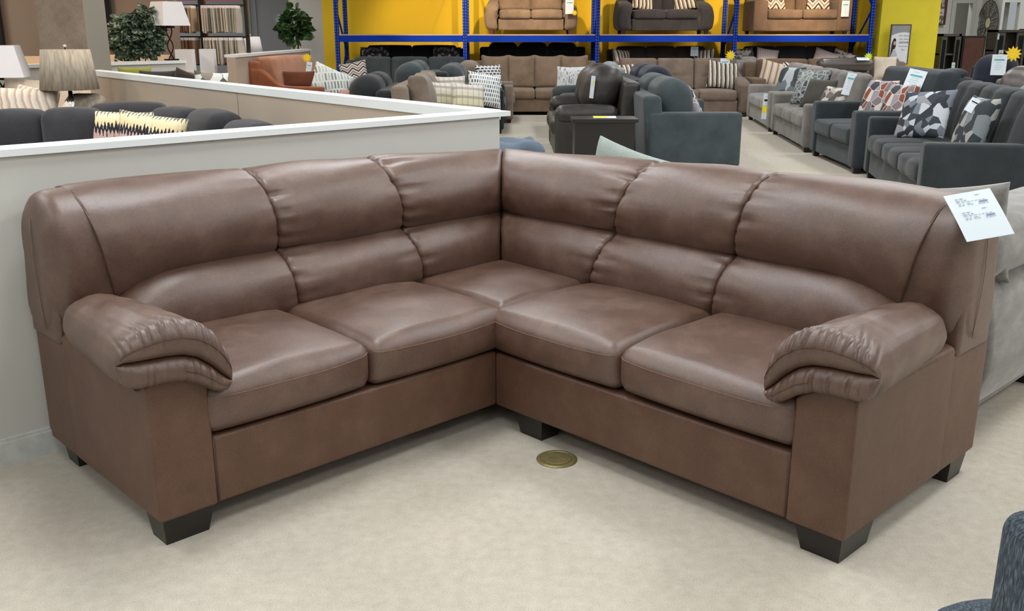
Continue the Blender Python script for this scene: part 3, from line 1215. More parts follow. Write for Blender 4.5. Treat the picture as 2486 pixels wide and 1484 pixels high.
# floor outlet cover
fc = thing('floor_outlet_cover', 'round brass electrical floor cover in the beige carpet', 'floor outlet', (.16, 3.15, 0))
MB().lathe([(.073, 0), (.073, .003), (.068, .006), (.060, .006), (.058, .004), (.001, .004)], 40).build('rim', M['brass'], fc)
MB().lathe([(.052, .004), (.052, .0065), (.048, .0075), (.001, .0075)], 32).build('lid', M['brass'], fc)
MB().box(-.03, .03, -.006, .006, .0075, .010).build('cover_latch', M['brass'], fc)


def wall_run(p0, p1, thick, h, name, mat, cap=None, capname='trim', n=0, base=False, ov=.03, ext0=0, ext1=0, cth=.03):
    p0, p1 = Vector((p0[0], p0[1], 0)), Vector((p1[0], p1[1], 0))
    d = (p1 - p0)
    L = d.length
    ang = math.atan2(d.y, d.x)
    w = MB().box(0, L, -thick / 2, thick / 2, 0, h).build(name, mat)
    w.location = p0
    w.rotation_euler = (0, 0, ang)
    struct(w)
    if cap:
        mb = MB()
        mb.box(-ext0, L + ext1, -thick / 2 - ov, thick / 2 + ov, h + .0005, h + cth)
        c = mb.build(capname, cap)
        c.location = p0
        c.rotation_euler = (0, 0, ang)
        struct(c)
    if base:
        b = MB()
        for s_ in (-1, 1):
            y0, y1 = sorted((s_ * (thick / 2 + .0005), s_ * (thick / 2 + .014)))
            b.box(0, L, y0, y1, 0, .085)
            y0, y1 = sorted((s_ * (thick / 2 + .0005), s_ * (thick / 2 + .009)))
            b.box(0, L, y0, y1, .085, .098)
        o = b.build('baseboard_' + name.replace('wall_', ''), M['baseboard'])
        o.location = p0
        o.rotation_euler = (0, 0, ang)
        struct(o)
    return w


TH = .11
q0, q1 = ab(-1.6, 3.475 + TH / 2), ab(3.265, 3.475 + TH / 2)
wall_run(q0, q1, TH, 1.070, 'wall_near', M['greige'], M['white_trim'], 'trim_1', base=True, ext1=.060, cth=.024, ov=.016)
e1 = ab(3.20, 3.47 + TH / 2)
fw0 = Vector((-.05, 4.62, 0))
fw1 = Vector((-4.18, 9.94, 0))
wall_run((-.13, 4.86), (-4.22, 9.98), .10, 1.046, 'wall_far', M['greige_warm'], M['white_trim'], 'trim_2', cth=.050, ext0=.04, ov=.012)
# thin vertical joint in the far partition
jx = fw0.lerp(fw1, .40)

jb = MB().box(2.907, 2.913, .0502, .0515, .0, 1.045).build('trim_7', M['taupe'])
jb.location = (-.13, 4.86, 0)
jb.rotation_euler = (0, 0, math.atan2(9.98 - 4.86, -4.22 + .13))
struct(jb)
# pillar beyond the partition
pil = struct(MB().prism([(-4.87, 10.28), (-4.38, 10.28), (-4.50, 11.1), (-5.0, 11.1)], 0, CZ).build('wall_pillar', M['taupe']))
struct(MB().prism([(-4.379, 10.275), (-4.374, 10.275), (-4.494, 11.11), (-4.499, 11.11)], 0, CZ).build('trim_3', M['greygreen']))
struct(MB().box(-5.75, -4.95, 11.25, 11.4, 1.20, CZ).build('wall_header', M['header_lit']))
struct(MB().box(-12, -4.9, 14.6, 14.75, 0, CZ).build('wall_back_left', M['taupe_warm']))
struct(MB().box(-9.9, -5.0, 14.42, 14.55, 0, 1.14).build('wall_cream', M['creamwall']))
struct(MB().box(-16, -4.72, 23.4, 23.6, 0, CZ).build('wall_grey', M['wallgrey']))
struct(MB().box(-4.72, -4.02, 21.3, 23.6, 0, CZ).build('wall_end', M['offwhite']))
struct(MB().box(-4.02, 8.6, 21.3, 21.5, 0, CZ).build('wall_yellow', M['yellow']))
struct(MB().box(7.15, 8.28, 19.45, 21.3, 0, CZ).build('wall_yellow_pillar', M['yellow2']))
struct(MB().box(-16, -15.9, -5, 32, 0, CZ).build('wall_left', M['greige']))
struct(MB().box(17.9, 18, -5, 32, 0, CZ).build('wall_right', M['whitewall']))
struct(MB().box(-16, 18, -5, -4.9, 0, CZ).build('wall_rear', M['whitewall']))
# low partitions at the left
wall_run((-5.9, 11.2), (-4.42, 13.3), .12, 1.06, 'wall_low_1', M['greige'], M['white_trim'], 'trim_4', cth=.04)
wall_run((-4.02, 14.2), (-3.90, 18.9), .13, 1.11, 'wall_low_2', M['greige_warm'], M['white_trim'], 'trim_5', cth=.04)
# right: white wall with doorway and recess
mb = MB()
Yw = 24.5
mb.box(8.3, 10.78, Yw, Yw + .15, 0, CZ).box(11.22, 11.44, Yw, Yw + .15, 0, CZ).box(10.78, 11.22, Yw, Yw + .15, 2.18, CZ)
mb.box(11.44, 11.5, 23.5, Yw + .15, 0, CZ)
mb.box(11.5, 11.86, 23.5, 23.6, 2.12, CZ).box(11.86, 18, 23.5, 23.65, 0, CZ).box(11.5, 11.86, 24.0, 24.1, 0, 2.6)
struct(mb.build('wall_back_right', M['whitewall']))
struct(MB().box(9.5, 12.6, 27.5, 27.7, 0, CZ).build('wall_hallway', M['greygreen']))
mb = MB().box(10.70, 10.80, Yw - .03, Yw + .18, 0, 2.22).box(11.20, 11.30, Yw - .03, Yw + .18, 0, 2.22).box(10.80, 11.20, Yw - .03, Yw + .18, 2.13, 2.22)
struct(mb.build('door_1', M['offwhite']))
mb = MB()
for x in (-6.12, -5.98):
    mb.box(x, x + .03, 23.37, 23.40, 0, CZ)
struct(mb.build('trim_6', M['wallgrey']))

# ------------------------------------------------------------------ parametric sofa
def at(root, x, y, z=0.0):
    return Matrix.Translation(root.location) @ Matrix.Rotation(root.rotation_euler[2], 4, 'Z') @ Vector((x, y, z))


def make_sofa(label, loc, rot, Wd, mat, D=.95, arm=.2, armH=.62, style='track', Hh=.93, n=3, nb=None, back='box', seatH=.46, legh=.06, legm='black_wood', chan=0, name='sofa', cat='sofa', group=None, lean=.18, bt=.17, bmat=None, skirt=True, seatchan=0):
    o = thing(name, label, cat, loc, rot, group)
    nb = nb or n
    m = M[mat] if isinstance(mat, str) else mat
    bm_ = M[bmat] if bmat else m
    iw = Wd - 2 * arm
    zb = legh
    # base
    sb('base', m, o, (0, D / 2, (zb + .29) / 2), (iw / 2 + .02, D / 2 - .03, (.29 - zb) / 2), .02)
    # back frame
    Hf = Hh - (.17 if back == 'bolster' else .06)
    sb('back_frame', m, o, (0, D - .13, (zb + Hf) / 2), (iw / 2 + (arm - .02 if style != 'flare' else arm * .5), .10, (Hf - zb) / 2), .05, (8, 3, 6), puff(lean=lean * .35))
    for s_ in (-1, 1):
        cx = s_ * (Wd / 2 - arm / 2)
        mb = MB()
        if style == 'track':
            sbm(mb, (cx, D / 2 - .02, (zb + armH) / 2), (arm / 2, D / 2 - .02, (armH - zb) / 2), .035, (4, 8, 6))
        elif style == 'roll':
            sbm(mb, (cx - s_ * .01, D / 2 - .02, (zb + armH - .08) / 2), (arm / 2 - .02, D / 2 - .03, (armH - .08 - zb) / 2), .03, (4, 8, 6))
            sbm(mb, (cx + s_ * .02, D / 2 - .03, armH - .09), (arm / 2 + .01, D / 2 - .03, .09), .085, (4, 8, 4))
        elif style == 'flare':
            def fl_(v, h, s_=s_):
                u = v / h
                v[:, 0] += s_ * (.05 * np.sin((u[:, 2] + 1) * 1.5 + .3))
                v[:, 2] += -.10 * np.clip(-u[:, 1], 0, 1) ** 2 * np.clip(u[:, 2], 0, 1) + .12 * np.clip(u[:, 1], 0, 1) ** 2 * np.clip(u[:, 2], 0, 1)
                return v
            sbm(mb, (cx, D / 2 - .02, (zb + armH) / 2), (arm / 2, D / 2 - .02, (armH - zb) / 2), .08, (4, 10, 8), fl_)
        elif style == 'slope':
            def sl_(v, h):
                u = v / h
                v[:, 2] += (.26 * (1 / (1 + np.exp(-(u[:, 1] - .45) * 9)))) * np.clip(u[:, 2], 0, 1)
                return v
            sbm(mb, (cx, D / 2, (zb + armH) / 2), (arm / 2, D / 2, (armH - zb) / 2), .03, (4, 20, 6), sl_)
        elif style == 'pad':
            sbm(mb, (cx, D / 2 - .04, (zb + armH - .1) / 2), (arm / 2 - .02, D / 2 - .06, (armH - .1 - zb) / 2), .03, (4, 8, 6))
            sbm(mb, (cx, D / 2 - .08, armH - .10), (arm / 2 + .02, D / 2 - .10, .095), .09, (4, 10, 4), puff(bz=.02))
        a_ = mb.build('arm', m, o, True)
    # seat
    cw = iw / n
    sd = D - .30
    for i in range(n):
        cx = -iw / 2 + cw * (i + .5)
        sb('seat_cushion', m, o, (cx, sd / 2 - .015, (.29 + seatH) / 2), (cw / 2 - .003, sd / 2, (seatH - .29) / 2 + .002), .045, (12, 8, 4), puff(by=.015, bz=.018, chan=seatchan, camp=-.0 if not seatchan else .02))
    bw = iw / nb if back != 'full' else (Wd - .04) / nb
    tw = iw if back != 'full' else (Wd - .04)
    for i in range(nb):
        cx = -tw / 2 + bw * (i + .5)
        zt = Hh
        hz = (zt - seatH + .02) / 2
        cz = seatH - .02 + hz
        if back == 'box' or back == 'full':
            sb('back_cushion', bm_, o, (cx, D - .34, cz), (bw / 2 - .004, bt / 2, hz), .05, (12, 4, 8), puff(by=.03, bz=.01, lean=lean, chan=chan, camp=.03 if chan else 0), 4)
        elif back == 'tuft':
            sb('back_cushion', bm_, o, (cx, D - .34, cz), (bw / 2 - .004, bt / 2, hz), .05, (12, 4, 14), puff(by=.03, lean=lean, tuft=.02), 4)
        elif back == 'loose':
            sb('back_cushion', bm_, o, (cx, D - .36, cz + .02), (bw / 2 + .005, bt / 2 - .01, hz), .06, (14, 4, 10), puff(by=.06, lean=lean, ears=.06), 4)
        elif back == 'bolster':
            sb('back_cushion', bm_, o, (cx, D - .40, Hh - .27), (bw / 2 - .004, bt * .75, .27), min(bt * .72, .2), (10, 5, 6), puff(by=.02, lean=lean * .6), 5)
        elif back == 'round':
            mb = MB()
            sbm(mb, (cx, D - .33, seatH + .13), (bw / 2 - .004, bt / 2 + .01, .16), .09, (10, 5, 5), puff(by=.02, lean=lean))
            sbm(mb, (cx, D - .25, zt - .14), (bw / 2 - .004, bt / 2 + .05, .17), .125, (10, 5, 5), puff(by=.02, lean=lean))
            mb.build('back_cushion', bm_, o, True)
    lx = Wd / 2 - .09
    for x in (-lx, lx):
        for y in (.07, D - .1):
            mb = MB()
            v = []
            for z, k in ((legh + .01, .04), (0, .03)):
                v += [(x - k, y - k, z), (x + k, y - k, z), (x + k, y + k, z), (x - k, y + k, z)]
            mb.add(v, [(3, 2, 1, 0)[::-1], (4, 5, 6, 7)[::-1], (0, 1, 5, 4)[::-1], (1, 2, 6, 5)[::-1], (2, 3, 7, 6)[::-1], (3, 0, 4, 7)[::-1]])
            mb.build('leg', M[legm], o)
    return o


def pillow(label, loc, w, h, t, mat, yaw, lean=.25, roll=0.0, name='throw_pillow', group=None, conc=.07, back=None):
    """origin at bottom centre, upright in xz, facing -y, leaning back"""
    n = 12
    us = np.sin(np.linspace(-1, 1, n + 1) * PI / 2)
    v = []
    for sgn in (-1, 1):
        for a_ in us:
            for b_ in us:
                x = w / 2 * a_ * (1 - conc * (1 - b_ ** 2))
                z = h / 2 * b_ * (1 - conc * (1 - a_ ** 2)) + h / 2
                y = sgn * t / 2 * (max(0, (1 - a_ ** 4)) * max(0, (1 - b_ ** 4))) ** .55
                v.append((x, y, z))
    k = (n + 1) ** 2
    f = []
    for i in range(n):
        for j in range(n):
            a0 = i * (n + 1) + j
            f.append((a0, a0 + n + 1, a0 + n + 2, a0 + 1))
            f.append((a0 + k, a0 + 1 + k, a0 + n + 2 + k, a0 + n + 1 + k))
    # weld the rims
    def rim(i, j):
        return i in (0, n) or j in (0, n)
    rm = {}
    for i in range(n + 1):
        for j in range(n + 1):
            if rim(i, j):
                rm[i * (n + 1) + j + k] = i * (n + 1) + j
    f = [tuple(rm.get(q, q) for q in face) for face in f]
    used = sorted({q for face in f for q in face})
    mp_ = {q: i for i, q in enumerate(used)}
    v = [v[q] for q in used]
    f = [tuple(mp_[q] for q in face) for face in f]
    v = [(x, y, z - h / 2) for x, y, z in v]
    o = mesh_obj(name, v, f, mat if not isinstance(mat, str) else (P.get(mat) or M[mat]))
    tag(o, label, 'pillow', group)
    o.matrix_world = Matrix.Translation(Vector(loc)) @ Matrix.Rotation(yaw, 4, 'Z') @ Matrix.Rotation(-lean, 4, 'X') @ Matrix.Rotation(roll, 4, 'Y') @ Matrix.Translation(Vector((0, 0, h / 2)))
    return o


def sp(root, x, label, mat, w=.48, h=.46, t=.17, y=None, z=.47, D=.95, yaw=0, lean=.35, roll=0.0, **kw):
    y = D - .56 if y is None else y
    p = at(root, x, y, z)
    return pillow(label, p, w, h, t, mat, root.rotation_euler[2] + yaw, lean, roll, **kw)


# ---- right-hand row, facing left
def facing(far, near, D=.95):
    """sofa facing left with front line far->near; returns centre, rot, width"""
    dx, dy = near[0] - far[0], near[1] - far[1]
    return ((far[0] + near[0]) / 2, (far[1] + near[1]) / 2, 0), math.atan2(dy, dx), math.hypot(dx, dy)


loc, rot, wd = facing((3.68, 10.1), (3.22, 7.55))
s4 = make_sofa('dark charcoal sofa nearest the front of the right row, camouflage pillows on it', loc, rot, wd, 'nearcharcoal', D=1.12, arm=.17, armH=.63, Hh=1.0, n=3, back='full', nb=3, chan=2, seatchan=2, lean=.24, bt=.2)
loc, rot, wd = facing((3.66, 11.95), (3.62, 10.25))
s3 = make_sofa('dark slate loveseat second in the right row, with a rust patterned pillow', loc, rot, wd, 'slate', D=1.14, arm=.20, armH=.66, Hh=1.07, n=2, back='full', nb=2, lean=.24, bt=.24, name='loveseat', cat='loveseat')
loc, rot, wd = facing((3.84, 14.5), (3.64, 12.15))
s2 = make_sofa('mid grey sofa third in the right row, with a pebble patterned pillow', loc, rot, wd, 'grey', arm=.16, armH=.60, Hh=.96, n=3, back='full', nb=3, chan=2, seatchan=2, lean=.22)
loc, rot, wd = facing((4.06, 16.95), (3.86, 14.75))
s1 = make_sofa('light grey sofa farthest in the right row, yellow tag on its seat', loc, rot, wd, 'lightgrey', arm=.16, armH=.60, Hh=.96, n=3, back='full', nb=3, chan=2, seatchan=2, lean=.22)
sp(s4, -.62, 'grey and white geometric pillow leaning in the far corner of the charcoal sofa', 'geo', w=.54, h=.50, yaw=.75, lean=.45, roll=-.1, y=.36)
sp(s4, .60, 'dark camouflage geometric pillow at the near end of the charcoal sofa', 'geo2', w=.50, h=.50, yaw=.15, lean=.3, y=.46)
sp(s3, -.12, 'rust and lilac retro patterned pillow on the slate loveseat', 'retro', w=.48, h=.50, yaw=.35, lean=.35, y=.46)
sp(s3, .42, 'retro patterned pillow beside the rust one on the slate loveseat', 'retro', w=.46, h=.48, yaw=.30, lean=.35, y=.50)
sp(s2, -.45, 'grey pebble patterned pillow in the far corner of the grey sofa', 'pebble', w=.52, h=.52, yaw=.8, lean=.35, y=.34)
sp(s2, .10, 'plain dark olive pillow on the mid grey sofa', 'darkolive', w=.55, h=.42, yaw=.6, lean=.45, y=.34)
sp(s2, .70, 'taupe pillow with a pale leaf motif on the mid grey sofa', 'leaf', w=.50, h=.34, yaw=.4, lean=.4, y=.40)
sp(s1, .45, 'black white and grey swirl pillow on the light grey sofa', 'swirl', w=.50, h=.50, yaw=.7, lean=.35, y=.36)
pillow('crumpled dark grey pillow lying on top of the slate loveseat back', at(s3, .66, .86, 1.0), .34, .26, .12, 'charcoal', s3.rotation_euler[2], 1.35)
pillow('pale grey pillow lying on top of the near charcoal sofa back', at(s4, .55, .98, .99), .56, .30, .14, 'sage', s4.rotation_euler[2] + .2, 1.35)

# ---- sofas facing the viewer in front of the rack
tan = make_sofa('tan sofa with four loose back pillows facing the aisle before the rack', (.42, 17.75, 0), 0, 2.35, 'tan', arm=.2, armH=.62, style='track', Hh=1.0, n=2, nb=4, back='loose', lean=.2)
gb = make_sofa('grey brown sofa with tufted back and a boldly striped pillow at its right end', (2.98, 17.4, 0), 0, 2.5, 'greybrown', arm=.24, armH=.68, style='flare', Hh=1.0, n=3, back='tuft', lean=.18)
br_ = make_sofa('brown sofa behind the right row with cream and chevron pillows', (5.45, 17.6, 0), 0, 2.3, 'brown', arm=.24, armH=.66, style='track', Hh=.98, n=2, back='box', lean=.2)
gs = make_sofa('grey sofa at the left of the rack with a hexagon patterned pillow', (-1.95, 18.2, 0), 0, 2.5, 'tealgrey', arm=.2, armH=.62, Hh=1.0, n=3, back='box', lean=.2)
sp(gb, .80, 'bold black cream and grey striped pillow on the grey brown sofa', 'stripe', w=.56, h=.50, roll=.12, lean=.3)
sp(gb, -.82, 'striped pillow in the left corner of the grey brown sofa', 'stripe', w=.50, h=.46, roll=-.1, lean=.3)
sp(br_, -.74, 'cream ribbed pillow in the left corner of the brown sofa', 'creamstripe', w=.50, h=.50, roll=.25, lean=.3)
sp(br_, -.36, 'brown and cream chevron pillow on the brown sofa', 'chevron', w=.46, h=.46, roll=.2, lean=.3)
sp(gs, -.95, 'grey hexagon line pillow at the left end of the grey sofa', 'hexa', w=.52, h=.48, roll=-.2, lean=.3, y=.2)

# ---- centre block, back to back rows
rec = make_sofa('black leather reclining loveseat in the centre with arm pads facing left', (.48, 12.25, 0), -PI / 2, 1.95, 'black_leather', D=.94, arm=.26, armH=.64, style='pad', Hh=1.08, n=2, back='bolster', bt=.30, lean=.30, name='recliner_loveseat', cat='recliner', legh=.03)
ga = make_sofa('blue grey sofa in the centre seen from its near arm, a round cushion showing', (2.46, 11.55, 0), PI / 2, 2.3, 'steel', D=1.04, arm=.20, armH=.635, Hh=.98, n=2, back='bolster', bt=.26, lean=.22)
gl = make_sofa('blue grey reclining sofa behind the black leather loveseat', (.62, 14.75, 0), -PI / 2, 2.2, 'tealgrey', D=1.0, arm=.24, armH=.63, style='pad', Hh=1.0, n=2, back='bolster', bt=.26, lean=.26)
nv_ = make_sofa('navy sofa behind the blue grey centre sofa', (2.4, 14.2, 0), PI / 2, 2.4, 'navy', D=.76, arm=.24, armH=.60, style='pad', Hh=1.02, n=2, back='bolster', bt=.26, lean=.24)
sp(ga, -.35, 'black white and grey loop patterned pillow on the blue grey centre sofa', 'retro', w=.52, h=.50, D=1.04, lean=.5, y=.32)
sp(ga, .45, 'shiny grey and white banded pillow at the near end of the centre sofa', 'swirl', w=.54, h=.48, D=1.04, lean=.55, y=.28, yaw=.2)
sp(nv_, -.75, 'navy and white bold patterned pillow on the navy sofa', 'geo', w=.48, h=.44, lean=.5, y=.12)
sp(nv_, .0, 'black and white loop pillow in the middle of the navy sofa', 'tile', w=.46, h=.42, lean=.5, y=.12)
pillow('grey cable knit pillow between the tan sofa and the centre row', (.98, 16.6, .46), .5, .46, .17, 'cable', -.2, .3)
make_sofa('pale grey accent chair behind the blue grey reclining sofa', (1.0, 16.75, 0), -PI / 2, 1.0, 'lightsilver', D=.85, arm=.16, armH=.60, style='roll', Hh=.95, n=1, back='round', name='accent_chair', cat='chair')

tb = thing('side_table', 'black box side table beside the black leather loveseat', 'table', (.96, 10.23, 0))
MB().box(-.34, .34, -.20, .20, .565, .60).build('tabletop', M['walnut'], tb)
MB().box(-.31, .31, -.175, .175, .03, .565).build('cabinet_body', M['walnut'], tb)
for x in (-.28, .28):
    for y in (-.15, .15):
        MB().box(x - .025, x + .025, y - .025, y + .025, 0, .03).build('leg', M['black_wood'], tb)
pt = price_tag('price_tag', 'yellow and white price strip lying on the black side table', (.97, 10.28, .612), .24, .10, 0, -1.45, yellow=False, lines=2)
MB().box(-.12, .02, -.0024, -.0018, -.09, -.01).build('print', M['tag_yellow'], pt)
price_tag('price_tag', 'slim yellow edged tag hanging at the front of the black loveseat seat', (.95, 11.50, .97), .05, .26, -PI / 2 + 1.2, .1, .12, header='star_green', lines=3)

# ---- left block, facing right, and their back neighbours
sa = make_sofa('light taupe sofa behind the partition corner with plaid pillows', (-.42, 12.75, 0), PI / 2, 2.0, 'taupe', D=1.02, arm=.20, armH=.60, Hh=.90, n=2, back='loose', bt=.24, lean=.18)
st_ = make_sofa('dark teal loveseat facing right, white tile patterned pillow on it', (-.12, 15.3, 0), PI / 2, 1.7, 'darkteal', D=1.0, arm=.18, armH=.64, Hh=.96, n=2, back='round', bt=.22, bmat='tealgrey', name='loveseat', cat='loveseat')
sbb = make_sofa('taupe loveseat facing right at the end of the row near the tan sofa', (.02, 16.85, 0), PI / 2, 1.35, 'taupe', D=.95, arm=.18, armH=.62, Hh=.96, n=2, back='round', bt=.22, name='loveseat', cat='loveseat')
sd_ = make_sofa('charcoal blue sofa facing left, back to back with the taupe sofa', (-2.42, 13.1, 0), -PI / 2, 2.0, 'darkteal', D=.92, arm=.24, armH=.60, style='pad', Hh=.94, n=2, back='bolster', bt=.26)
sg_ = make_sofa('slate plush sofa facing left behind the charcoal blue one', (-2.15, 15.6, 0), -PI / 2, 2.3, 'steel', D=.95, arm=.24, armH=.62, style='pad', Hh=1.02, n=2, back='bolster', bt=.26)
pillow('plaid pillow nearest the back cushion of the light taupe sofa', (-.90, 12.45, .45), .42, .42, .16, 'plaid', .45, .3, .1)
pillow('plaid pillow in front of the other two, closest to the partition corner', (-.55, 12.25, .44), .44, .42, .16, 'plaid', .35, .3, .1)
pillow('plaid pillow farthest along the light taupe sofa', (-.80, 13.2, .47), .46, .44, .16, 'plaid', .4, .3)
pillow('black and white tile patterned pillow beyond the plaid pillows', (-.40, 14.15, .42), .52, .50, .18, 'tile', .45, .3, .15)
pillow('white pillow with dark arch pattern at the end of the taupe row', (-.35, 15.9, .50), .46, .46, .17, 'arch', .5, .2)

# ---- terracotta chaise sofa
tc = make_sofa('terracotta velvet sofa with sloping arms and a rust pillow, by the low partition', (-2.60, 15.33, 0), R(76), 1.7, 'rust', D=1.15, arm=.13, armH=.68, style='slope', Hh=1.10, n=2, nb=1, back='box', bt=.26, lean=.30, bmat='rustlight', seatH=.52, chan=0)
ot = thing('ottoman', 'terracotta velvet ottoman in front of the terracotta sofa', 'ottoman', (-2.30, 14.75, 0), R(12))
sb('cushion', M['rustlight'], ot, (0, 0, .50), (.30, .34, .10), .06, (6, 6, 4), puff(bz=.02))
sb('base', M['rust'], ot, (0, 0, .24), (.29, .33, .18), .03)
for x in (-.22, .22):
    for y in (-.26, .26):
        MB().box(x - .02, x + .02, y - .02, y + .02, 0, .07).build('leg', M['black_wood'], ot)
pillow('rust velvet lumbar pillow on the terracotta sofa', (-3.22, 14.95, .62), .50, .28, .15, 'rustdark', .15, .3)
pillow('white pillow with grey dash pattern on the terracotta sofa', (-2.85, 15.0, .52), .62, .46, .18, 'dash', .35, .35, .45)
star('sale_burst', 'yellow starburst on the terracotta sofa back', (-3.12, 15.1, 1.08), .075, .3)
price_tag('price_tag', 'white tag under the starburst on the terracotta sofa back', (-3.08, 15.1, 1.02), .08, .2, .3, -.1, .2)

# ---- sofa row at the left enclosure: dark grey sectional behind the near partition
ds = thing('sectional_sofa', 'dark grey sectional sofa inside the partition enclosure, cream and black pillows on it', 'sofa', (-2.6, 7.8, 0))


def dsec(name, c, h, rotz, fn=None, r=.07, ni=(10, 4, 8)):
    v, f = softbox(h[0], h[1], h[2], r, ni, 4)
    if fn:
        v = fn(v, np.array(h))
    m = np.array(Matrix.Rotation(rotz, 3, 'Z'))
    v = v @ m.T + np.array(c) - np.array([-2.6, 7.8, 0])
    return mesh_obj(name, v, f, M['darkgrey'], ds)


fdir = math.atan2(9.94 - 4.5, -4.22 + .02)
fd = Vector((math.cos(fdir), math.sin(fdir), 0))
fn_ = Vector((math.sin(fdir), -math.cos(fdir), 0)) * -1   # towards the camera side
frot = fdir - PI
st0 = Vector((-.13, 4.86, 0))


def along(t_, off, z):
    p = st0 + fd * t_ + fn_ * off
    return (p.x, p.y, z)


puffy = puff(by=.05, bz=.025, p=.7)
for (x, y, w2, hz, rz) in ((-2.50, 7.30, .20, .24, frot + .35), (-2.12, 6.95, .25, .25, frot), (-1.72, 6.42, .22, .22, frot),
                           (-3.02, 7.72, .28, .25, .18), (-3.27, 7.28, .20, .24, 0), (-3.68, 7.27, .20, .23, 0), (-4.10, 7.27, .21, .22, 0), (-4.54, 7.27, .21, .22, 0)):
    dsec('back_cushion', (x, y, .655), (w2 + .015, .12, hz + .01), rz, puffy, r=.075)
dsec('base', (-1.95, 6.45, .2), (.95, .30, .19), frot)
dsec('seat_cushion', (-2.0, 6.40, .42), (.85, .26, .07), frot)
dsec('base', (-3.75, 7.05, .2), (1.05, .30, .19), 0)
dsec('seat_cushion', (-3.75, 6.98, .42), (1.0, .26, .07), 0)
dsec('back_frame', (-3.85, 7.42, .40), (.95, .06, .34), 0)
for x, y in ((-4.7, 6.9), (-2.8, 6.9), (-1.6, 5.9), (-4.7, 7.4)):
    MB().box(x + 2.57, x + 2.63, y - 7.83, y - 7.77, 0, .05).build('leg', M['black_wood'], ds)
pillow('cream and black ikat lumbar pillow, behind its twin on the dark grey sectional', (-2.90, 7.20, .53), .56, .38, .16, 'ikat', .08, .2, .03)
pillow('cream and black ikat lumbar pillow, in front of its twin on the dark grey sectional', (-2.62, 6.95, .53), .54, .38, .16, 'ikat', -.12, .2, .12)

# ---- lamps
def drum_lamp(label, loc, r1, r2, hs_, zs, mat, basem='chrome'):
    o = thing('table_lamp', label, 'lamp', loc)
    z = zs
    MB().lathe([(r1, z), (r2, z + hs_), (r2 - .006, z + hs_), (r1 - .006, z), (r1, z)], 48).build('lamp_shade', mat, o, True)
    MB().lathe([(.001, z + hs_ + .045), (.014, z + hs_ + .04), (.018, z + hs_ + .025), (.012, z + hs_ + .01), (.003, z + hs_ + .005), (.003, z + hs_ - .03), (.001, z + hs_ - .03)][::-1], 16).build('finial', M['chrome'], o, True)
    MB().lathe([(.07, 0), (.07, .02), (.03, .03), (.045, .08), (.06, .16), (.045, .26), (.02, z - .05), (.012, z + .05), (.001, z + .05)], 24).build('lamp_base', M[basem], o, True)
    mb = MB()
    for k in range(3):
        an = k * 2 * PI / 3
        mb.tube([(0, 0, z + hs_ - .02), (r2 * .97 * math.cos(an), r2 * .97 * math.sin(an), z + hs_ - .02)], .002, 5)
    mb.tube([(0, 0, z), (0, 0, z + hs_)], .003, 5)
    mb.build('harp', M['chrome'], o)
    return o


t = NT('linen_shade')
f = t.noise(40, 3, v=t.coord((1, 1, .12)))
t.col(t.ramp(f, [(0.3, rgb('8f8475')), (0.7, rgb('b8ad9c'))]))
t.rough(.9)
M['linen'] = t.m


def small_table(label, loc, w=.5, h=.6, mat='walnut'):
    o = thing('side_table', label, 'table', loc)
    MB().box(-w / 2, w / 2, -w / 2, w / 2, h - .03, h).build('tabletop', M[mat], o)
    for x in (-w / 2 + .03, w / 2 - .03):
        for y in (-w / 2 + .03, w / 2 - .03):
            MB().box(x - .02, x + .02, y - .02, y + .02, 0, h - .03).build('leg', M[mat], o)
    return o


small_table('dark side table under the beige drum lamp', (-4.06, 8.95, 0), .5, .60)
lp = drum_lamp('large beige drum shade table lamp behind the dark grey sectional', (-4.02, 8.95, .602), .252, .208, .350, .36, M['linen'])
MB().box(-.035, .035, -.035, .035, .05, .22).build('glass_block', M['glass'], lp)


def square_lamp(label, loc, wb, wt, hs_, zs, name='table_lamp', rot=.5, twist=True, slab=True):
    o = thing(name, label, 'lamp', loc, rot)
    v = []
    for z, w in ((zs, wb), (zs + hs_, wt)):
        v += [(-w / 2, -w / 2, z), (w / 2, -w / 2, z), (w / 2, w / 2, z), (-w / 2, w / 2, z)]
    mb = MB().add(v, [(0, 1, 5, 4), (1, 2, 6, 5), (2, 3, 7, 6), (3, 0, 4, 7)])
    v2 = [(x * .97, y * .97, z) for x, y, z in v]
    mb.add(v2, [(4, 5, 1, 0), (5, 6, 2, 1), (6, 7, 3, 2), (7, 4, 0, 3)])
    mb.build('lamp_shade', M['shade_white'], o)
    mb = MB()
    for k in range(2):
        mb.tube([(.035 * math.cos(k * PI + z_ * 7), .035 * math.sin(k * PI + z_ * 7), .015 + z_ * zs) for z_ in np.linspace(0, 1, 16)], .008, 6)
    mb.box(-.055, .055, -.055, .055, zs - .03, zs - .005)
    mb.build('stem', M['black'], o, True)
    MB().box(-.08, .08, -.05, .05, 0, .018).build('lamp_base', M['black'], o)
    MB().tube([(0, 0, zs - .01), (0, 0, zs + hs_ + .02)], .004, 6).build('harp', M['chrome'], o)
    return o


small_table('dark side table under the white square lamp at the left edge', (-5.22, 10.1, 0), .42, .62)
square_lamp('white square shade lamp with black twisted stem at the far left edge', (-5.22, 10.1, .622), .50, .36, .31, .40, rot=.3)

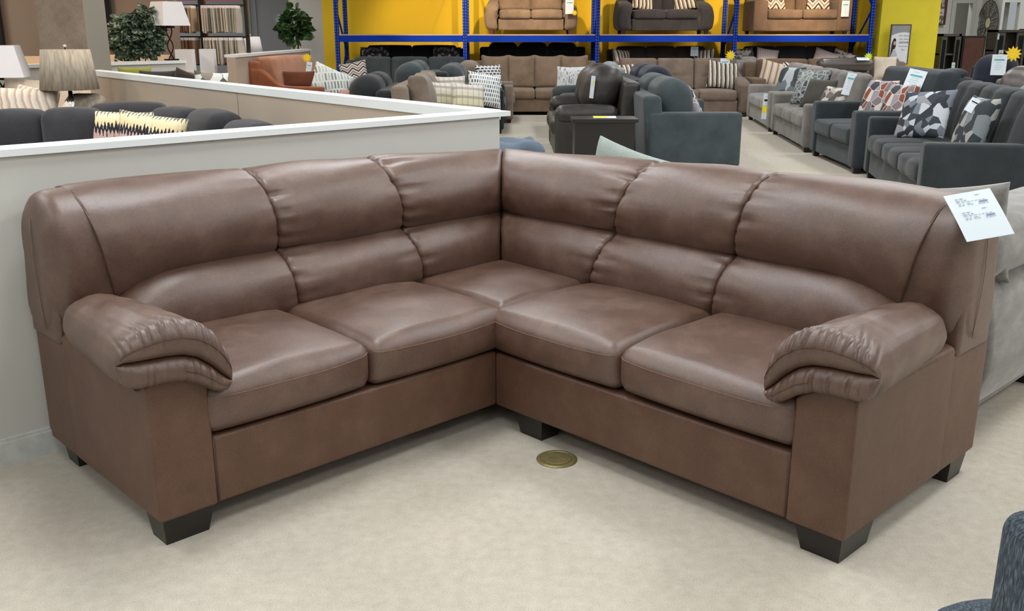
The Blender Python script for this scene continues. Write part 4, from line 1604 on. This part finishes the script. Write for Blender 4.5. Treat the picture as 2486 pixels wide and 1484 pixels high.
# ---- cream sofa and pillows at far left
cs_ = make_sofa('cream sofa behind the dark grey sectional at the left edge', (-5.0, 9.5, 0), R(8), 2.3, 'cream', arm=.2, armH=.60, Hh=.92, n=2, back='box')
pillow('fluffy cream striped pillow at the left edge behind the dark grey sectional', (-4.42, 8.75, .64), .66, .36, .2, 'shag', .1, .3, .04)
pillow('cream shaggy pillow behind the fluffy striped one', (-4.55, 9.25, .62), .50, .36, .18, 'shag', -.3, .3, .1)
pillow('white throw pillow tilted beside the base of the beige lamp', (-4.02, 8.55, .50), .40, .36, .14, 'white', .2, .3, .75)
pillow('white spotted cushion at the left edge under the square lamp', (-5.45, 9.7, .66), .36, .42, .16, 'leaf', .0, .3, .1)
pillow('pale beige round topped cushion beyond the cream sofa', (-4.95, 10.0, .66), .50, .36, .2, 'cream', .2, .3, .1)
ac = thing('accent_chair', 'beige barrel chair back beside the beige lamp', 'chair', (-3.93, 9.05, 0))
sb('back', M['linen'], ac, (0, 0, .62), (.19, .12, .30), .11, (6, 4, 6), puff(by=.03))
sb('seat', M['linen'], ac, (0, -.12, .22), (.20, .2, .18), .08)
for x in (-.14, .14):
    for y in (-.25, .05):
        MB().box(x - .015, x + .015, y - .015, y + .015, 0, .06).build('leg', M['black_wood'], ac)

# dark framed mirror-like window lights at the extreme top left
wm = thing('wall_mirror', 'dark framed mirror reflecting lights at the top left edge', 'mirror', (-6.17, 11.18, 1.25))
MB().box(-.16, .42, -.02, .02, .0, 1.2).build('mirror_glass', plain('mirror_silver', '6f7478', .08, 1.0), wm)
MB().box(-.22, -.16, -.04, .02, -.06, 1.26).box(.42, .48, -.04, .02, -.06, 1.26).box(-.16, .42, -.04, .02, -.06, 0).box(-.16, .42, -.04, .02, 1.2, 1.26).build('frame', M['walnut'], wm)

# framed art
fa = thing('framed_art', 'tall white print in a black frame on the brown wall', 'picture', (-6.10, 14.54, 1.27), 0)
MB().box(-.62, .24, -.02, .0, .07, 1.6).build('print', M['cream'], fa)
MB().box(-.69, -.62, -.05, .01, 0, 1.67).box(.24, .31, -.05, .01, 0, 1.67).box(-.62, .24, -.05, .01, 0, .07).box(-.62, .24, -.05, .01, 1.6, 1.67).build('frame', M['black'], fa)
MB().tube([(-.12, -.022, .55), (-.02, -.022, .75), (.06, -.022, 1.0)], [.035, .028, .004], 6).build('brush_stroke', M['ink'], fa)

# plants
def leaf_blob(n, ctr, rad, size, seed, shape=1.0, fold=.3, taper=None, droop=.5):
    r_ = np.random.default_rng(seed)
    mb = MB()
    for _ in range(n):
        d = r_.normal(size=3)
        d /= np.linalg.norm(d)
        rr = r_.uniform(.08, 1) ** .6
        p = np.array(ctr) + d * np.array(rad) * rr
        out = d * np.array([1, 1, .4]) + np.array([0, 0, -droop]) * r_.uniform(.3, 1.2) + r_.normal(size=3) * .25
        out /= np.linalg.norm(out)
        side = np.cross(out, r_.normal(size=3))
        side /= np.linalg.norm(side)
        nr_ = np.cross(out, side)
        L = size * r_.uniform(.7, 1.25)
        w_ = L * .36 * shape
        a_ = p
        pts = [a_, a_ + out * L * .3 + side * w_ + nr_ * w_ * fold, a_ + out * L * .7 + side * w_ * .85 + nr_ * w_ * fold, a_ + out * L, a_ + out * L * .7 - side * w_ * .85 + nr_ * w_ * fold, a_ + out * L * .3 - side * w_ + nr_ * w_ * fold, a_ + out * L * .5]
        mb.add(pts, [(0, 1, 6), (1, 2, 6), (2, 3, 6), (3, 4, 6), (4, 5, 6), (5, 0, 6)])
    return mb


def leafmat(name, a_, b_, c_, sc=14):
    t = NT(name)
    f = t.noise(sc, 3)
    t.col(t.ramp(f, [(.36, rgb(a_)), (.52, rgb(b_)), (.62, rgb(c_))]))
    t.rough(.5)
    return t.m


M['ficus'] = leafmat('variegated_leaf', '2b3e33', '4b6350', 'a9b7a0', 36)
M['fig'] = leafmat('fiddle_leaf', '1f3a22', '35572f', '6e8f4e', 10)
pl_ = thing('potted_ficus', 'bushy variegated artificial plant standing behind the low partition', 'plant', (-4.93, 13.1, 0))
mb = leaf_blob(620, (0, 0, 1.42), (.33, .24, .28), .12, 3)
mb2 = leaf_blob(120, (.18, -.02, 1.66), (.16, .14, .13), .11, 4)
mb.add(np.concatenate(mb2.v), mb2.f)
mb2 = leaf_blob(60, (-.36, 0, 1.30), (.12, .12, .22), .11, 5)
mb.add(np.concatenate(mb2.v), mb2.f)
mb.build('foliage', M['ficus'], pl_)
MB().tube([(0, 0, .3), (.02, 0, .8), (0, 0, 1.4)], .015, 8).tube([(0, 0, .8), (.12, 0, 1.2), (.18, 0, 1.6)], .008, 6).build('trunk', M['soil'], pl_)
MB().lathe([(.12, 0), (.17, .32), (.15, .32), (.14, .28), (.001, .28)], 24).build('pot', M['black'], pl_)
fg = thing('fiddle_leaf_fig', 'fiddle leaf fig tree with broad leaves standing by the white wall end', 'plant', (-4.42, 20.3, 0))
leaf_blob(170, (0, 0, 1.60), (.30, .25, .32), .20, 8, shape=1.15, fold=.15, droop=.3).build('foliage', M['fig'], fg)
MB().tube([(-.03, 0, .3), (-.04, 0, .9), (-.02, 0, 1.6)], .014, 8).tube([(.05, 0, .3), (.05, 0, .9), (.08, 0, 1.6)], .014, 8).build('trunk', M['soil'], fg)
MB().lathe([(.14, 0), (.18, .34), (.16, .34), (.15, .3), (.001, .3)], 24).build('pot', M['black'], fg)

square_lamp('white square shade lamp with black curved stem standing beside the ficus', (-4.50, 13.12, 1.101), .40, .28, .30, .44, rot=.9)
for lb, p, w in (('small white square shade nearer the swatch rack post', (-4.72, 14.35, .0), .24), ('small white square shade beside the dark rack foot', (-4.47, 14.6, .0), .21)):
    o = square_lamp(lb, p, w, w * .96, .34, .88, rot=.1)
o = drum_lamp('white drum lamp showing above the low partition cap', (-4.62, 17.6, .62), .21, .17, .30, .46, M['shade_white'])
small_table('dark table under the white drum lamp behind the partition', (-4.62, 17.6, 0), .4, .618)

# grey sofa peeking over the far partition
so = make_sofa('grey brown sofa peeking over the far partition with green and geometric pillows', (-4.05, 11.70, 0), R(54.5), 2.1, 'greybrown', Hh=.96, n=3, back='box', armH=.58)
pillow('olive green pillow peeking over the far partition', (-4.42, 11.55, .66), .38, .42, .16, 'lime', R(10), .2)
pillow('grey taupe pillow peeking over the partition, beside the green one', (-4.12, 11.50, .62), .44, .42, .16, 'darkgrey', R(10), .2)
pillow('dark taupe tilted pillow peeking over the partition', (-3.86, 11.45, .64), .38, .40, .16, 'darkbrown', R(5), .2, .35)
pillow('white and taupe triangle patterned pillow over the partition, rightmost of its row', (-3.42, 11.15, .62), .38, .42, .14, 'prism', R(25), .2, .1)

# ---- fabric swatch rack
sw = thing('swatch_rack', 'dark wood fabric swatch rack with red design center signs', 'display rack', (-4.67, 15.2, 0))
mb = MB().box(-.055, .035, -.05, .05, .0, 2.15)
mb.build('centre_post', M['walnut'], sw)
for z in (1.40, 1.86, 1.0):
    MB().box(-.66, .62, -.04, .08, z - .03, z).build('rail', M['walnut'], sw)
for x in (-.70, .60):
    MB().box(x, x + .05, .06, .12, 0, 2.2).build('side_post', M['walnut'], sw)
MB().box(-.70, .64, -.05, .14, 0, .06).build('rack_base', M['walnut'], sw)
M['red'] = plain('red_sign', 'c0203a', .5)
M['signwhite'] = plain('sign_white_letters', 'f0e8e8', .6)
for x0, x1 in ((-.62, -.075), (.045, .60)):
    p_ = MB().box(x0, x1, -.07, -.05, 1.915, 2.17).build('sign_board', M['red'], sw)
    text_mesh('DESIGN CENTER', .058, M['signwhite'], p_, ((x0 + x1) / 2, -.0715, 1.935), (PI / 2, 0, 0), bold=True)
swc = [fabric('swatch_%d' % i, h, var=.15) for i, h in enumerate(('8a8378', 'a59c90', '6f675e', 'c4b7a2', '9a9a98', 'b39674', '7b5236', '5a3a28', 'd2cabb', '93765a'))]
sx = 0
for (x0, x1, z1, pal, lab) in ((-.60, -.09, 1.84, (6, 7, 5, 8, 6, 9), 'brown and cream fabric swatch hanging in the upper left bundle of the rack'),
                               (.05, .58, 1.84, (0, 1, 2, 3, 4, 8), 'grey or beige fabric swatch hanging in the upper right bundle of the rack'),
                               (-.60, -.09, 1.38, (7, 6, 9, 8, 7, 3), 'dark brown or tan fabric swatch hanging in the lower left bundle of the rack'),
                               (.05, .58, 1.38, (1, 4, 2, 8, 0, 3), 'pale fabric swatch hanging in the lower right bundle of the rack')):
    n = 24
    proto = None
    for k in range(n):
        x = x0 + (x1 - x0) * (k + .5) / n
        c_ = swc[random.choice(pal)]
        wx = (x1 - x0) / n * .40
        h_ = random.uniform(.37, .40)
        mb = MB().box(-wx, wx, -.17, .17, -h_, -.04)
        o = mb.build('fabric_swatch', c_)
        MB().box(-wx * .8, wx * .8, -.16, .16, -.04, 0).build('header_card', M['signwhite'], o)
        tag(o, lab, 'fabric swatch', 'fabric swatches ' + lab.split(' in ')[1])
        o.location = (sw.location.x + x, sw.location.y - .12, z1)
        o.rotation_euler = (0, random.uniform(-.03, .03), random.uniform(-.04, .04))

# ---- pallet rack
rk = thing('storage_rack', 'blue steel pallet rack holding sofas in front of the yellow wall', 'rack', (1.67, 19.5, 0))
t = NT('punched_blue_upright')
sep = t.n('SeparateXYZ')
t.l(t.tc.outputs['Object'], sep.inputs[0])
fz = t.math('FRACT', t.math('MULTIPLY', sep.outputs[2], 18))
hz = t.math('LESS_THAN', t.math('ABSOLUTE', t.math('SUBTRACT', fz, .5)), .22)
fx = t.math('FRACT', t.math('MULTIPLY', t.math('ADD', sep.outputs[0], 10.0), 22))
hx = t.math('LESS_THAN', t.math('ABSOLUTE', t.math('SUBTRACT', fx, .5)), .16)
t.col(t.mix(t.math('MULTIPLY', hz, hx), rgb('0a3099'), rgb('6275b8')))
t.rough(.6)
t.b.inputs['Specular IOR Level'].default_value = .12
M['upright'] = t.m
RX = [-5.09 + 0, -2.59, 0.0, 2.69, 5.34]
for i, x in enumerate(RX):
    if i == 0:
        x = -5.09
    for y in (0, 1.05):
        m_ = M['upright'] if y == 0 else M['upright']
        o = MB().box(-.04, .04, 0, .07, 0, 3.0).build('upright', m_, rk)
        o.location = (x, y, 0)
    mb = MB()
    for z0, z1 in ((.3, 1.1), (1.1, .3 + 1.6), (1.9, 2.7)):
        mb.tube([(x, .05, z0 if z0 != 1.1 else 1.9), (x, 1.07, z1 if z0 != 1.1 else 1.1)], .02, 6)
    mb.build('brace', M['blue_steel'], rk)
for i in range(4):
    for z in (.22, 1.39):
        for y in (-.01, 1.06):
            MB().box(RX[i] + .045, RX[i + 1] - .045, y, y + .05, z - .12, z).build('beam', M['blue_steel'], rk)
        MB().box(RX[i] + .045, RX[i + 1] - .045, .0, 1.1, z + .002, z + .022).build('deck_board', M['board'], rk)

DK = 1.412
up1 = make_sofa('tan loveseat on the upper deck of the rack, white tag on its right arm', (1.67 - 1.30, 19.55, DK), 0, 1.72, 'tan', arm=.24, armH=.60, style='flare', Hh=.92, n=2, back='loose', name='loveseat', cat='loveseat', legh=.08, legm='mahogany')
up2 = make_sofa('charcoal loveseat on the upper deck of the rack, striped pillows on it', (1.67 + 1.33, 19.55, DK), 0, 1.80, 'darkgrey', arm=.27, armH=.62, style='flare', Hh=.92, n=2, back='box', name='loveseat', cat='loveseat', legh=.07)
up3 = make_sofa('brown loveseat at the right of the upper deck, chevron pillows on it', (1.67 + 3.99, 19.55, DK), 0, 1.92, 'brown', arm=.28, armH=.64, style='track', Hh=.92, n=2, back='box', name='loveseat', cat='loveseat', legh=.06)
pillow('striped pillow on the left of the upper charcoal loveseat', at(up2, -.42, .38, .46), .46, .42, .16, 'stripe', .3, .4, .2)
pillow('striped pillow on the right of the upper charcoal loveseat', at(up2, .44, .38, .46), .46, .42, .16, 'stripe', -.3, .4, -.2)
pillow('chevron pillow on the left of the upper brown loveseat', at(up3, -.45, .38, .46), .46, .42, .16, 'chevron', .2, .4)
pillow('chevron pillow on the right of the upper brown loveseat', at(up3, .40, .38, .46), .46, .42, .16, 'chevron', -.2, .4)
DL = .244
lo1 = make_sofa('black sofa under the deck in the leftmost bay, floral pillows at both ends', (1.67 - 3.7, 19.55, DL), 0, 2.2, 'black', armH=.62, Hh=.95, n=2, back='box', legh=.05)
lo2 = make_sofa('black sofa under the deck behind the tan sofa', (1.67 - 1.25, 19.55, DL), 0, 2.2, 'black', armH=.66, style='roll', Hh=.98, n=3, back='round', legh=.05)
lo3 = make_sofa('dark brown sofa under the deck behind the grey brown sofa', (1.67 + 1.35, 19.55, DL), 0, 2.2, 'darkbrown', armH=.62, Hh=.93, n=3, back='box', legh=.05)
lo4 = make_sofa('dark grey sofa under the deck in the right bay with pale pillows', (1.67 + 3.99, 19.55, DL), 0, 2.3, 'darkgrey', armH=.62, Hh=.93, n=3, back='box', legh=.05)
pillow('dark floral pillow at the left end of the leftmost black sofa', at(lo1, -.68, .30, .46), .58, .50, .17, 'floral', .1, .3, -.06)
pillow('dark floral pillow at the right end of the leftmost black sofa', at(lo1, .68, .30, .46), .58, .50, .17, 'floral', -.1, .3, .06)
pillow('striped pillow at the left end of the dark brown sofa', at(lo3, -.80, .32, .46), .46, .44, .16, 'stripe', .6, .3, .1)
pillow('striped pillow at the right end of the dark brown sofa', at(lo3, .80, .32, .46), .46, .44, .16, 'stripe', -.6, .3, -.1)
pillow('leaf print pillow at the left end of the dark grey sofa under the deck', at(lo4, -.98, .30, .46), .48, .46, .16, 'leaf', .2, .3, -.1)
pillow('silvery shag pillow second from the left under the deck', at(lo4, -.58, .26, .46), .46, .46, .16, 'silver', .1, .3, .15)
pillow('silvery shag pillow right of centre under the deck', at(lo4, .52, .26, .46), .50, .44, .16, 'silver', -.1, .35, .35)
pillow('leaf print pillow at the right end of the dark grey sofa under the deck', at(lo4, .92, .28, .46), .50, .42, .16, 'leaf', -.2, .35, .3)
make_sofa('grey accent chair at the left of the brown sofa', (4.52, 18.62, 0), 0, .62, 'lightgrey', D=.60, arm=.16, armH=.95, Hh=1.0, n=1, back='box', name='accent_chair', cat='chair')
rl = thing('rolled_leather_cushion', 'dark brown leather headrest cushion lying behind the grey sofas', 'cushion', (5.62, 16.75, 0))
sb('headrest', M['dark_leather'], rl, (0, 0, .93), (.46, .15, .10), .095, (14, 5, 4), puff(bz=.01))
sb('backrest', M['dark_leather'], rl, (0, .10, .43), (.44, .12, .42), .06, (8, 4, 6))
pillow('cream pillow at the right of the rack upright', (6.80, 18.0, .62), .42, .42, .15, 'cream', 0, .2)
sh = make_sofa('beige armchair behind the dark leather backrest', (7.0, 17.9, 0), 0, .9, 'taupe', armH=.60, Hh=.98, n=1, back='box', name='accent_chair', cat='chair')
star('sale_burst', 'lime starburst on the dark leather headrest', (5.95, 16.58, 1.06), .075, 0, 'star_green')
price_tag('price_tag', 'white tag lying beside the lime starburst', (5.85, 16.58, 1.05), .2, .08, 0, -1.0, lines=2)

# tags on the background sofas
price_tag('price_tag', 'white price tag on the right arm of the upper tan loveseat', (1.67 - 1.30 + .74, 19.42, DK + .66), .16, .28, 0, 0)
star('sale_burst', 'orange yellow starburst under the tag of the upper tan loveseat', (1.67 - 1.30 + .84, 19.41, DK + .40), .055, 0)
price_tag('price_tag', 'white price tag on the right arm of the upper brown loveseat', (1.67 + 3.99 + .80, 19.50, DK + .63), .15, .30, 0, 0)
price_tag('price_tag', 'white price tag on the back of the tufted grey brown sofa', (3.84, 17.88, 1.0), .17, .25, 0, -.1)
star('sale_burst', 'yellow starburst above the tag of the tufted grey brown sofa', (3.93, 17.87, 1.05), .10, 0)
price_tag('price_tag', 'pale tag on the dark brown sofa under the deck', at(lo3, .62, .30, .93), .15, .18, 0, 0)
price_tag('price_tag', 'white tag hanging on the back of the mid grey sofa', at(s2, .92, .60, .97), .13, .28, s2.rotation_euler[2] + .8, -.25, .12)
price_tag('price_tag', 'white tag with teal print on the back of the slate loveseat', at(s3, .46, .74, 1.07), .19, .26, s3.rotation_euler[2] + 1.0, -.35, .2)
price_tag('price_tag', 'small white size card above the camouflage pillow', at(s4, .62, .52, .93), .085, .12, s4.rotation_euler[2] + 1.2, -.2, .45, header='black', lines=2)
price_tag('price_tag', 'black yellow and white tag at the near end of the light grey sofa seat', at(s1, .98, .0, .56), .12, .38, s1.rotation_euler[2] + 1.1, 0, .05, header='black', yellow=True)
price_tag('price_tag', 'lime tag beside the grey cable knit pillow', (1.22, 16.33, .84), .08, .26, 0, 0, .35, header='star_green', yellow=True)

# poster stand at the yellow pillar
ps = thing('poster_stand', 'framed protection plan poster on a stand before the yellow pillar', 'sign', (7.48, 19.25, 0))
MB().box(-.175, .175, -.012, .012, .87, 1.58).build('poster', M['shade_white'], ps)
MB().box(-.195, -.175, -.02, .015, .85, 1.60).box(.175, .195, -.02, .015, .85, 1.60).box(-.175, .175, -.02, .015, .85, .87).box(-.175, .175, -.02, .015, 1.58, 1.60).build('frame', M['greywood'], ps)
for x in (-.08, .08):
    MB().box(x - .01, x + .01, -.01, .01, 0.01, .85).build('post', M['greywood'], ps)
MB().box(-.16, .16, -.12, .12, 0, .012).build('stand_base', M['black'], ps)
hd = MB()
pp = [(-.172, 1.578), (.172, 1.578), (.172, 1.44)] + [(.172 - .344 * k / 12, 1.44 + .02 * math.sin(k / 12 * PI) - .05 * (k / 12) ** 2) for k in range(1, 13)]
hd.add([(x, -.0135, z) for x, z in pp], [tuple(range(len(pp)))[::-1]])
hd.build('header_band', plain('poster_grey', '8f8f92', .6), ps)
text_mesh('YouPro', .06, M['ink'], ps, (0, -.015, 1.49), (PI / 2, 0, 0))
for i, (tx, sz, mt) in enumerate((('Ask About', .048, 'ink'), ('Our New', .048, 'ink'), ('LIFETIME', .048, 'black'), ('Protection', .040, 'ink'), ('Plan', .044, 'ink'))):
    text_mesh(tx, sz, M[mt], ps, (.075, -.015, 1.375 - i * .065), (PI / 2, 0, 0))


def flat(parent, name, pts, y, mat):
    MB().add([(x, y, z) for x, z in pts] + [(x, y + .001, z) for x, z in pts], [tuple(range(len(pts)))[::-1], tuple(range(len(pts), 2 * len(pts)))]).build(name, mat, parent)


def ell(cx, cz, rx, rz, n=20):
    return [(cx + rx * math.cos(2 * PI * k / n), cz + rz * math.sin(2 * PI * k / n)) for k in range(n)]


flat(ps, 'printed_figure_hair', [(-.165, .98), (-.15, 1.25), (-.125, 1.33), (-.10, 1.345), (-.075, 1.32), (-.068, 1.20), (-.085, 1.14), (-.11, 1.14), (-.135, 1.03)], -.0145, M['darkbrown'])
flat(ps, 'printed_figure_face', ell(-.097, 1.25, .022, .04), -.0155, plain('printed_skin', 'c9a592', .6))
flat(ps, 'printed_figure_blouse', [(-.17, .88), (-.15, 1.02), (-.115, 1.13), (-.08, 1.13), (-.04, 1.06), (-.02, .95), (-.03, .88)], -.0150, plain('printed_blouse', 'b4bccb', .6))

# ---- right side furniture
def hutch(label, loc, w, h, mat, name='display_cabinet', cols=3, rot=0, d=.4):
    o = thing(name, label, 'cabinet', loc, rot)
    m = M[mat]
    mb = MB()
    mb.box(-w / 2, -w / 2 + .05, 0, d, 0, h).box(w / 2 - .05, w / 2, 0, d, 0, h).box(-w / 2, w / 2, 0, d, h - .05, h).box(-w / 2, w / 2, d - .02, d, 0, h).box(-w / 2, w / 2, 0, d, 0, .08)
    for z in (h * .42, h * .7):
        mb.box(-w / 2, w / 2, .02, d, z, z + .035)
    mb.build('body', m, o)
    cw = w / cols
    for k in (0, cols - 1):
        x0 = -w / 2 + k * cw
        fr = MB()
        z0, z1 = h * .45, h - .06
        fr.box(x0 + .01, x0 + cw * .25, -.02, 0, z0, z1).box(x0 + cw * .75, x0 + cw - .01, -.02, 0, z0, z1).box(x0 + cw * .25, x0 + cw * .75, -.02, 0, z0, z0 + .06).box(x0 + cw * .25, x0 + cw * .75, -.02, 0, z1 - .06, z1)
        dr = fr.build('door', m, o)
        MB().box(x0 + cw * .25, x0 + cw * .75, -.012, -.006, z0 + .06, z1 - .06).build('pane', M['glass'], dr)
        dl = MB().box(x0 + .02, x0 + cw - .02, -.02, 0, .1, h * .42).build('drawer', m, o)
        MB().box(x0 + cw / 2 - .03, x0 + cw / 2 + .03, -.035, -.02, h * .25, h * .25 + .015).build('handle', M['black'], dl)
    return o


hutch('grey wood open cabinet just right of the yellow pillar', (9.02, 20.5, 0), .42, 1.42, 'greywood')
hutch('grey wood glass door hutch at the right edge below the wall recess', (10.74, 21.5, 0), .66, 1.50, 'greywood')
mc = thing('wardrobe', 'mahogany brown panel cabinet left of the sunburst mirror', 'cabinet', (9.50, 20.5, 0))
MB().box(-.23, .23, 0, .4, 0, 1.38).build('body', M['walnut'], mc)
MB().box(-.20, .20, -.015, 0, .42, 1.34).build('door', M['mahogany'], mc)
MB().box(-.20, .20, -.015, 0, .06, .38).build('drawer', M['walnut'], mc)
dkc = thing('bookcase', 'near black cabinet at the far right edge', 'cabinet', (11.80, 21.5, 0))
MB().box(-.7, .7, 0, .4, 0, 1.52).build('body', M['walnut'], dkc)
MB().box(-.62, -.03, -.015, 0, .1, 1.44).build('door', M['walnut'], dkc)
MB().box(.03, .62, -.015, 0, .1, 1.44).build('door', M['walnut'], dkc)
price_tag('price_tag', 'small white tag on the grey cabinet by the yellow pillar', (9.12, 20.475, .85), .07, .22, 0, 0, lines=3)
price_tag('price_tag', 'pink and white tag on the glass door hutch at the right', (10.56, 21.475, 1.08), .10, .26, 0, 0, header='red')
price_tag('price_tag', 'tiny white card at the left side of the glass door hutch', (10.46, 21.475, 1.42), .04, .12, 0, 0, lines=2)

mr = thing('sunburst_mirror', 'round brown wire wall mirror with a small white centre', 'mirror', (11.40, 24.02, 1.66), -PI / 2)
mb = MB()
Rm = .52
for rr in (Rm, Rm * .97, .14):
    mb.tube([(rr * math.cos(a_), 0, rr * math.sin(a_)) for a_ in np.linspace(0, 2 * PI, 40)], .008, 5)
r_ = random.Random(3)
for k in range(34):
    a_ = k * 2 * PI / 34
    b_ = a_ + r_.uniform(-.5, .5)
    mb.tube([(.14 * math.cos(a_), 0, .14 * math.sin(a_)), (Rm * math.cos(b_), 0, Rm * math.sin(b_))], .006, 4)
for rr, n in ((.30, 20), (.42, 26)):
    for k in range(n):
        a_ = 2 * PI * k / n
        mb.tube([((rr + .05 * math.cos(x)) * math.cos(a_) - .05 * math.sin(x) * math.sin(a_), 0, (rr + .05 * math.cos(x)) * math.sin(a_) + .05 * math.sin(x) * math.cos(a_)) for x in np.linspace(0, 2 * PI, 9)], .005, 4)
mb.build('wire_frame', M['greywood'], mr)
MB().lathe([(.115, -.005), (.115, .005), (.001, .005)], 8).build('mirror_glass', plain('pale_mirror', 'ebe6b8', .3), mr).rotation_euler = (PI / 2, 0, 0)
wa = thing('wall_art', 'narrow dark framed floral wall art beside the yellow pillar', 'picture', (10.28, 24.42, 1.62))
MB().box(-.22, .22, 0, .02, .03, 1.5).build('print', P['leaf'], wa)
MB().box(.22, .27, -.02, .02, 0, 1.53).box(-.27, -.22, -.02, .02, 0, 1.53).box(-.22, .22, -.02, .02, 0, .03).box(-.22, .22, -.02, .02, 1.5, 1.53).build('frame', M['mahogany'], wa)

nr = make_sofa('navy plush recliner at the right edge with a yellow starburst on its tag', (6.45, 14.0, 0), R(-60), 1.15, 'navy', D=1.0, arm=.28, armH=.62, style='pad', Hh=1.15, n=1, back='bolster', bt=.3, name='recliner', cat='recliner')
mrn = make_sofa('maroon brown leather recliner at the right edge in front of the navy one', (5.5, 11.3, 0), R(-60), 1.1, 'dark_leather', D=1.0, arm=.28, armH=.62, style='pad', Hh=1.08, n=1, back='bolster', bt=.3, name='recliner', cat='recliner')
price_tag('price_tag', 'white price tag on the navy recliner back', (6.78, 13.80, 1.16), .19, .28, R(-25), -.1)
star('sale_burst', 'yellow starburst at the corner of the navy recliner tag', (6.93, 13.74, 1.17), .11, R(-25))

# ---- olive grey velvet sofa directly behind the right run of the brown sectional
og = thing('velvet_sofa', 'olive grey velvet sofa behind the right end of the brown sectional', 'sofa', ab(3.36, 1.14), HROT)
sb('back', M['velvet'], og, (.20, 1.24, .43), (.14, 1.14, .35), .08, (4, 10, 6), puff(bz=.01))
sb('base', M['velvet'], og, (.55, 1.22, .20), (.50, 1.12, .13), .03)
sb('seat_cushion', M['velvet'], og, (.62, 1.32, .40), (.42, 1.0, .09), .05)


def barrel(v, h):
    u = v / h
    v[:, 1] -= .05 * np.cos(u[:, 2] * 1.4) - .06 * (u[:, 2] < 0) * u[:, 2] ** 2
    return v


sb('arm', M['velvet'], og, (.60, .20, .36), (.56, .15, .28), .07, (8, 4, 10), barrel)
sb('arm_top', M['velvet'], og, (.60, .19, .72), (.58, .17, .12), .11, (8, 5, 5))
for x, y in ((.1, .14), (1.0, .14), (.1, 2.25), (1.0, 2.25)):
    MB().box(x - .04, x + .04, y - .04, y + .04, 0, .085).build('leg', M['walnut'], og)
pillow('olive velvet pillow resting on the velvet sofa back behind the info sheet', ab(3.56, 1.36, .575), .42, .36, .18, M['velvet'], HROT - PI / 2, .1, -.16)
pillow('pale sage pillow standing behind the corner of the brown sectional', ab(3.86, 3.20, .485), .50, .42, .16, 'sage', HROT - PI / 2, .05, .20)
bo = thing('ottoman', 'low blue ottoman with a crumpled top showing past the end of the white capped partition', 'ottoman', (-.06, 9.2, 0), .2)


def crumple(v, h):
    u = v / h
    v[:, 2] += (.018 * np.sin(v[:, 0] * 17 + 2 * np.sin(v[:, 1] * 9)) + .012 * np.sin(v[:, 1] * 23 + v[:, 0] * 8)) * (u[:, 2] > .3)
    return v


sb('cushion', M['blue'], bo, (0, 0, .36), (.33, .30, .11), .07, (16, 14, 4), crumple)
sb('base', M['charcoal'], bo, (0, 0, .16), (.32, .29, .12), .03)
for x in (-.26, .26):
    for y in (-.23, .23):
        MB().box(x - .02, x + .02, y - .02, y + .02, 0, .05).build('leg', M['black_wood'], bo)

# ---- navy tweed swivel chair in the lower right corner
ch = thing('swivel_chair', 'dark blue tweed armchair cut off by the lower right corner', 'chair', (1.15, 1.45, 0))
sb('backrest', M['tweed'], ch, (.005, -.18, .425), (.40, .085, .34), .035, (10, 5, 12), puff(by=.012))
sb('seat_cushion', M['tweed'], ch, (-.01, .08, .245), (.40, .17, .195), .16, (8, 6, 5), puff(bz=.01))
MB().lathe([(.26, 0), (.26, .03), (.05, .05), (.05, .14), (.001, .14)], 24, (0, -.15)).build('swivel_base', M['black'], ch)
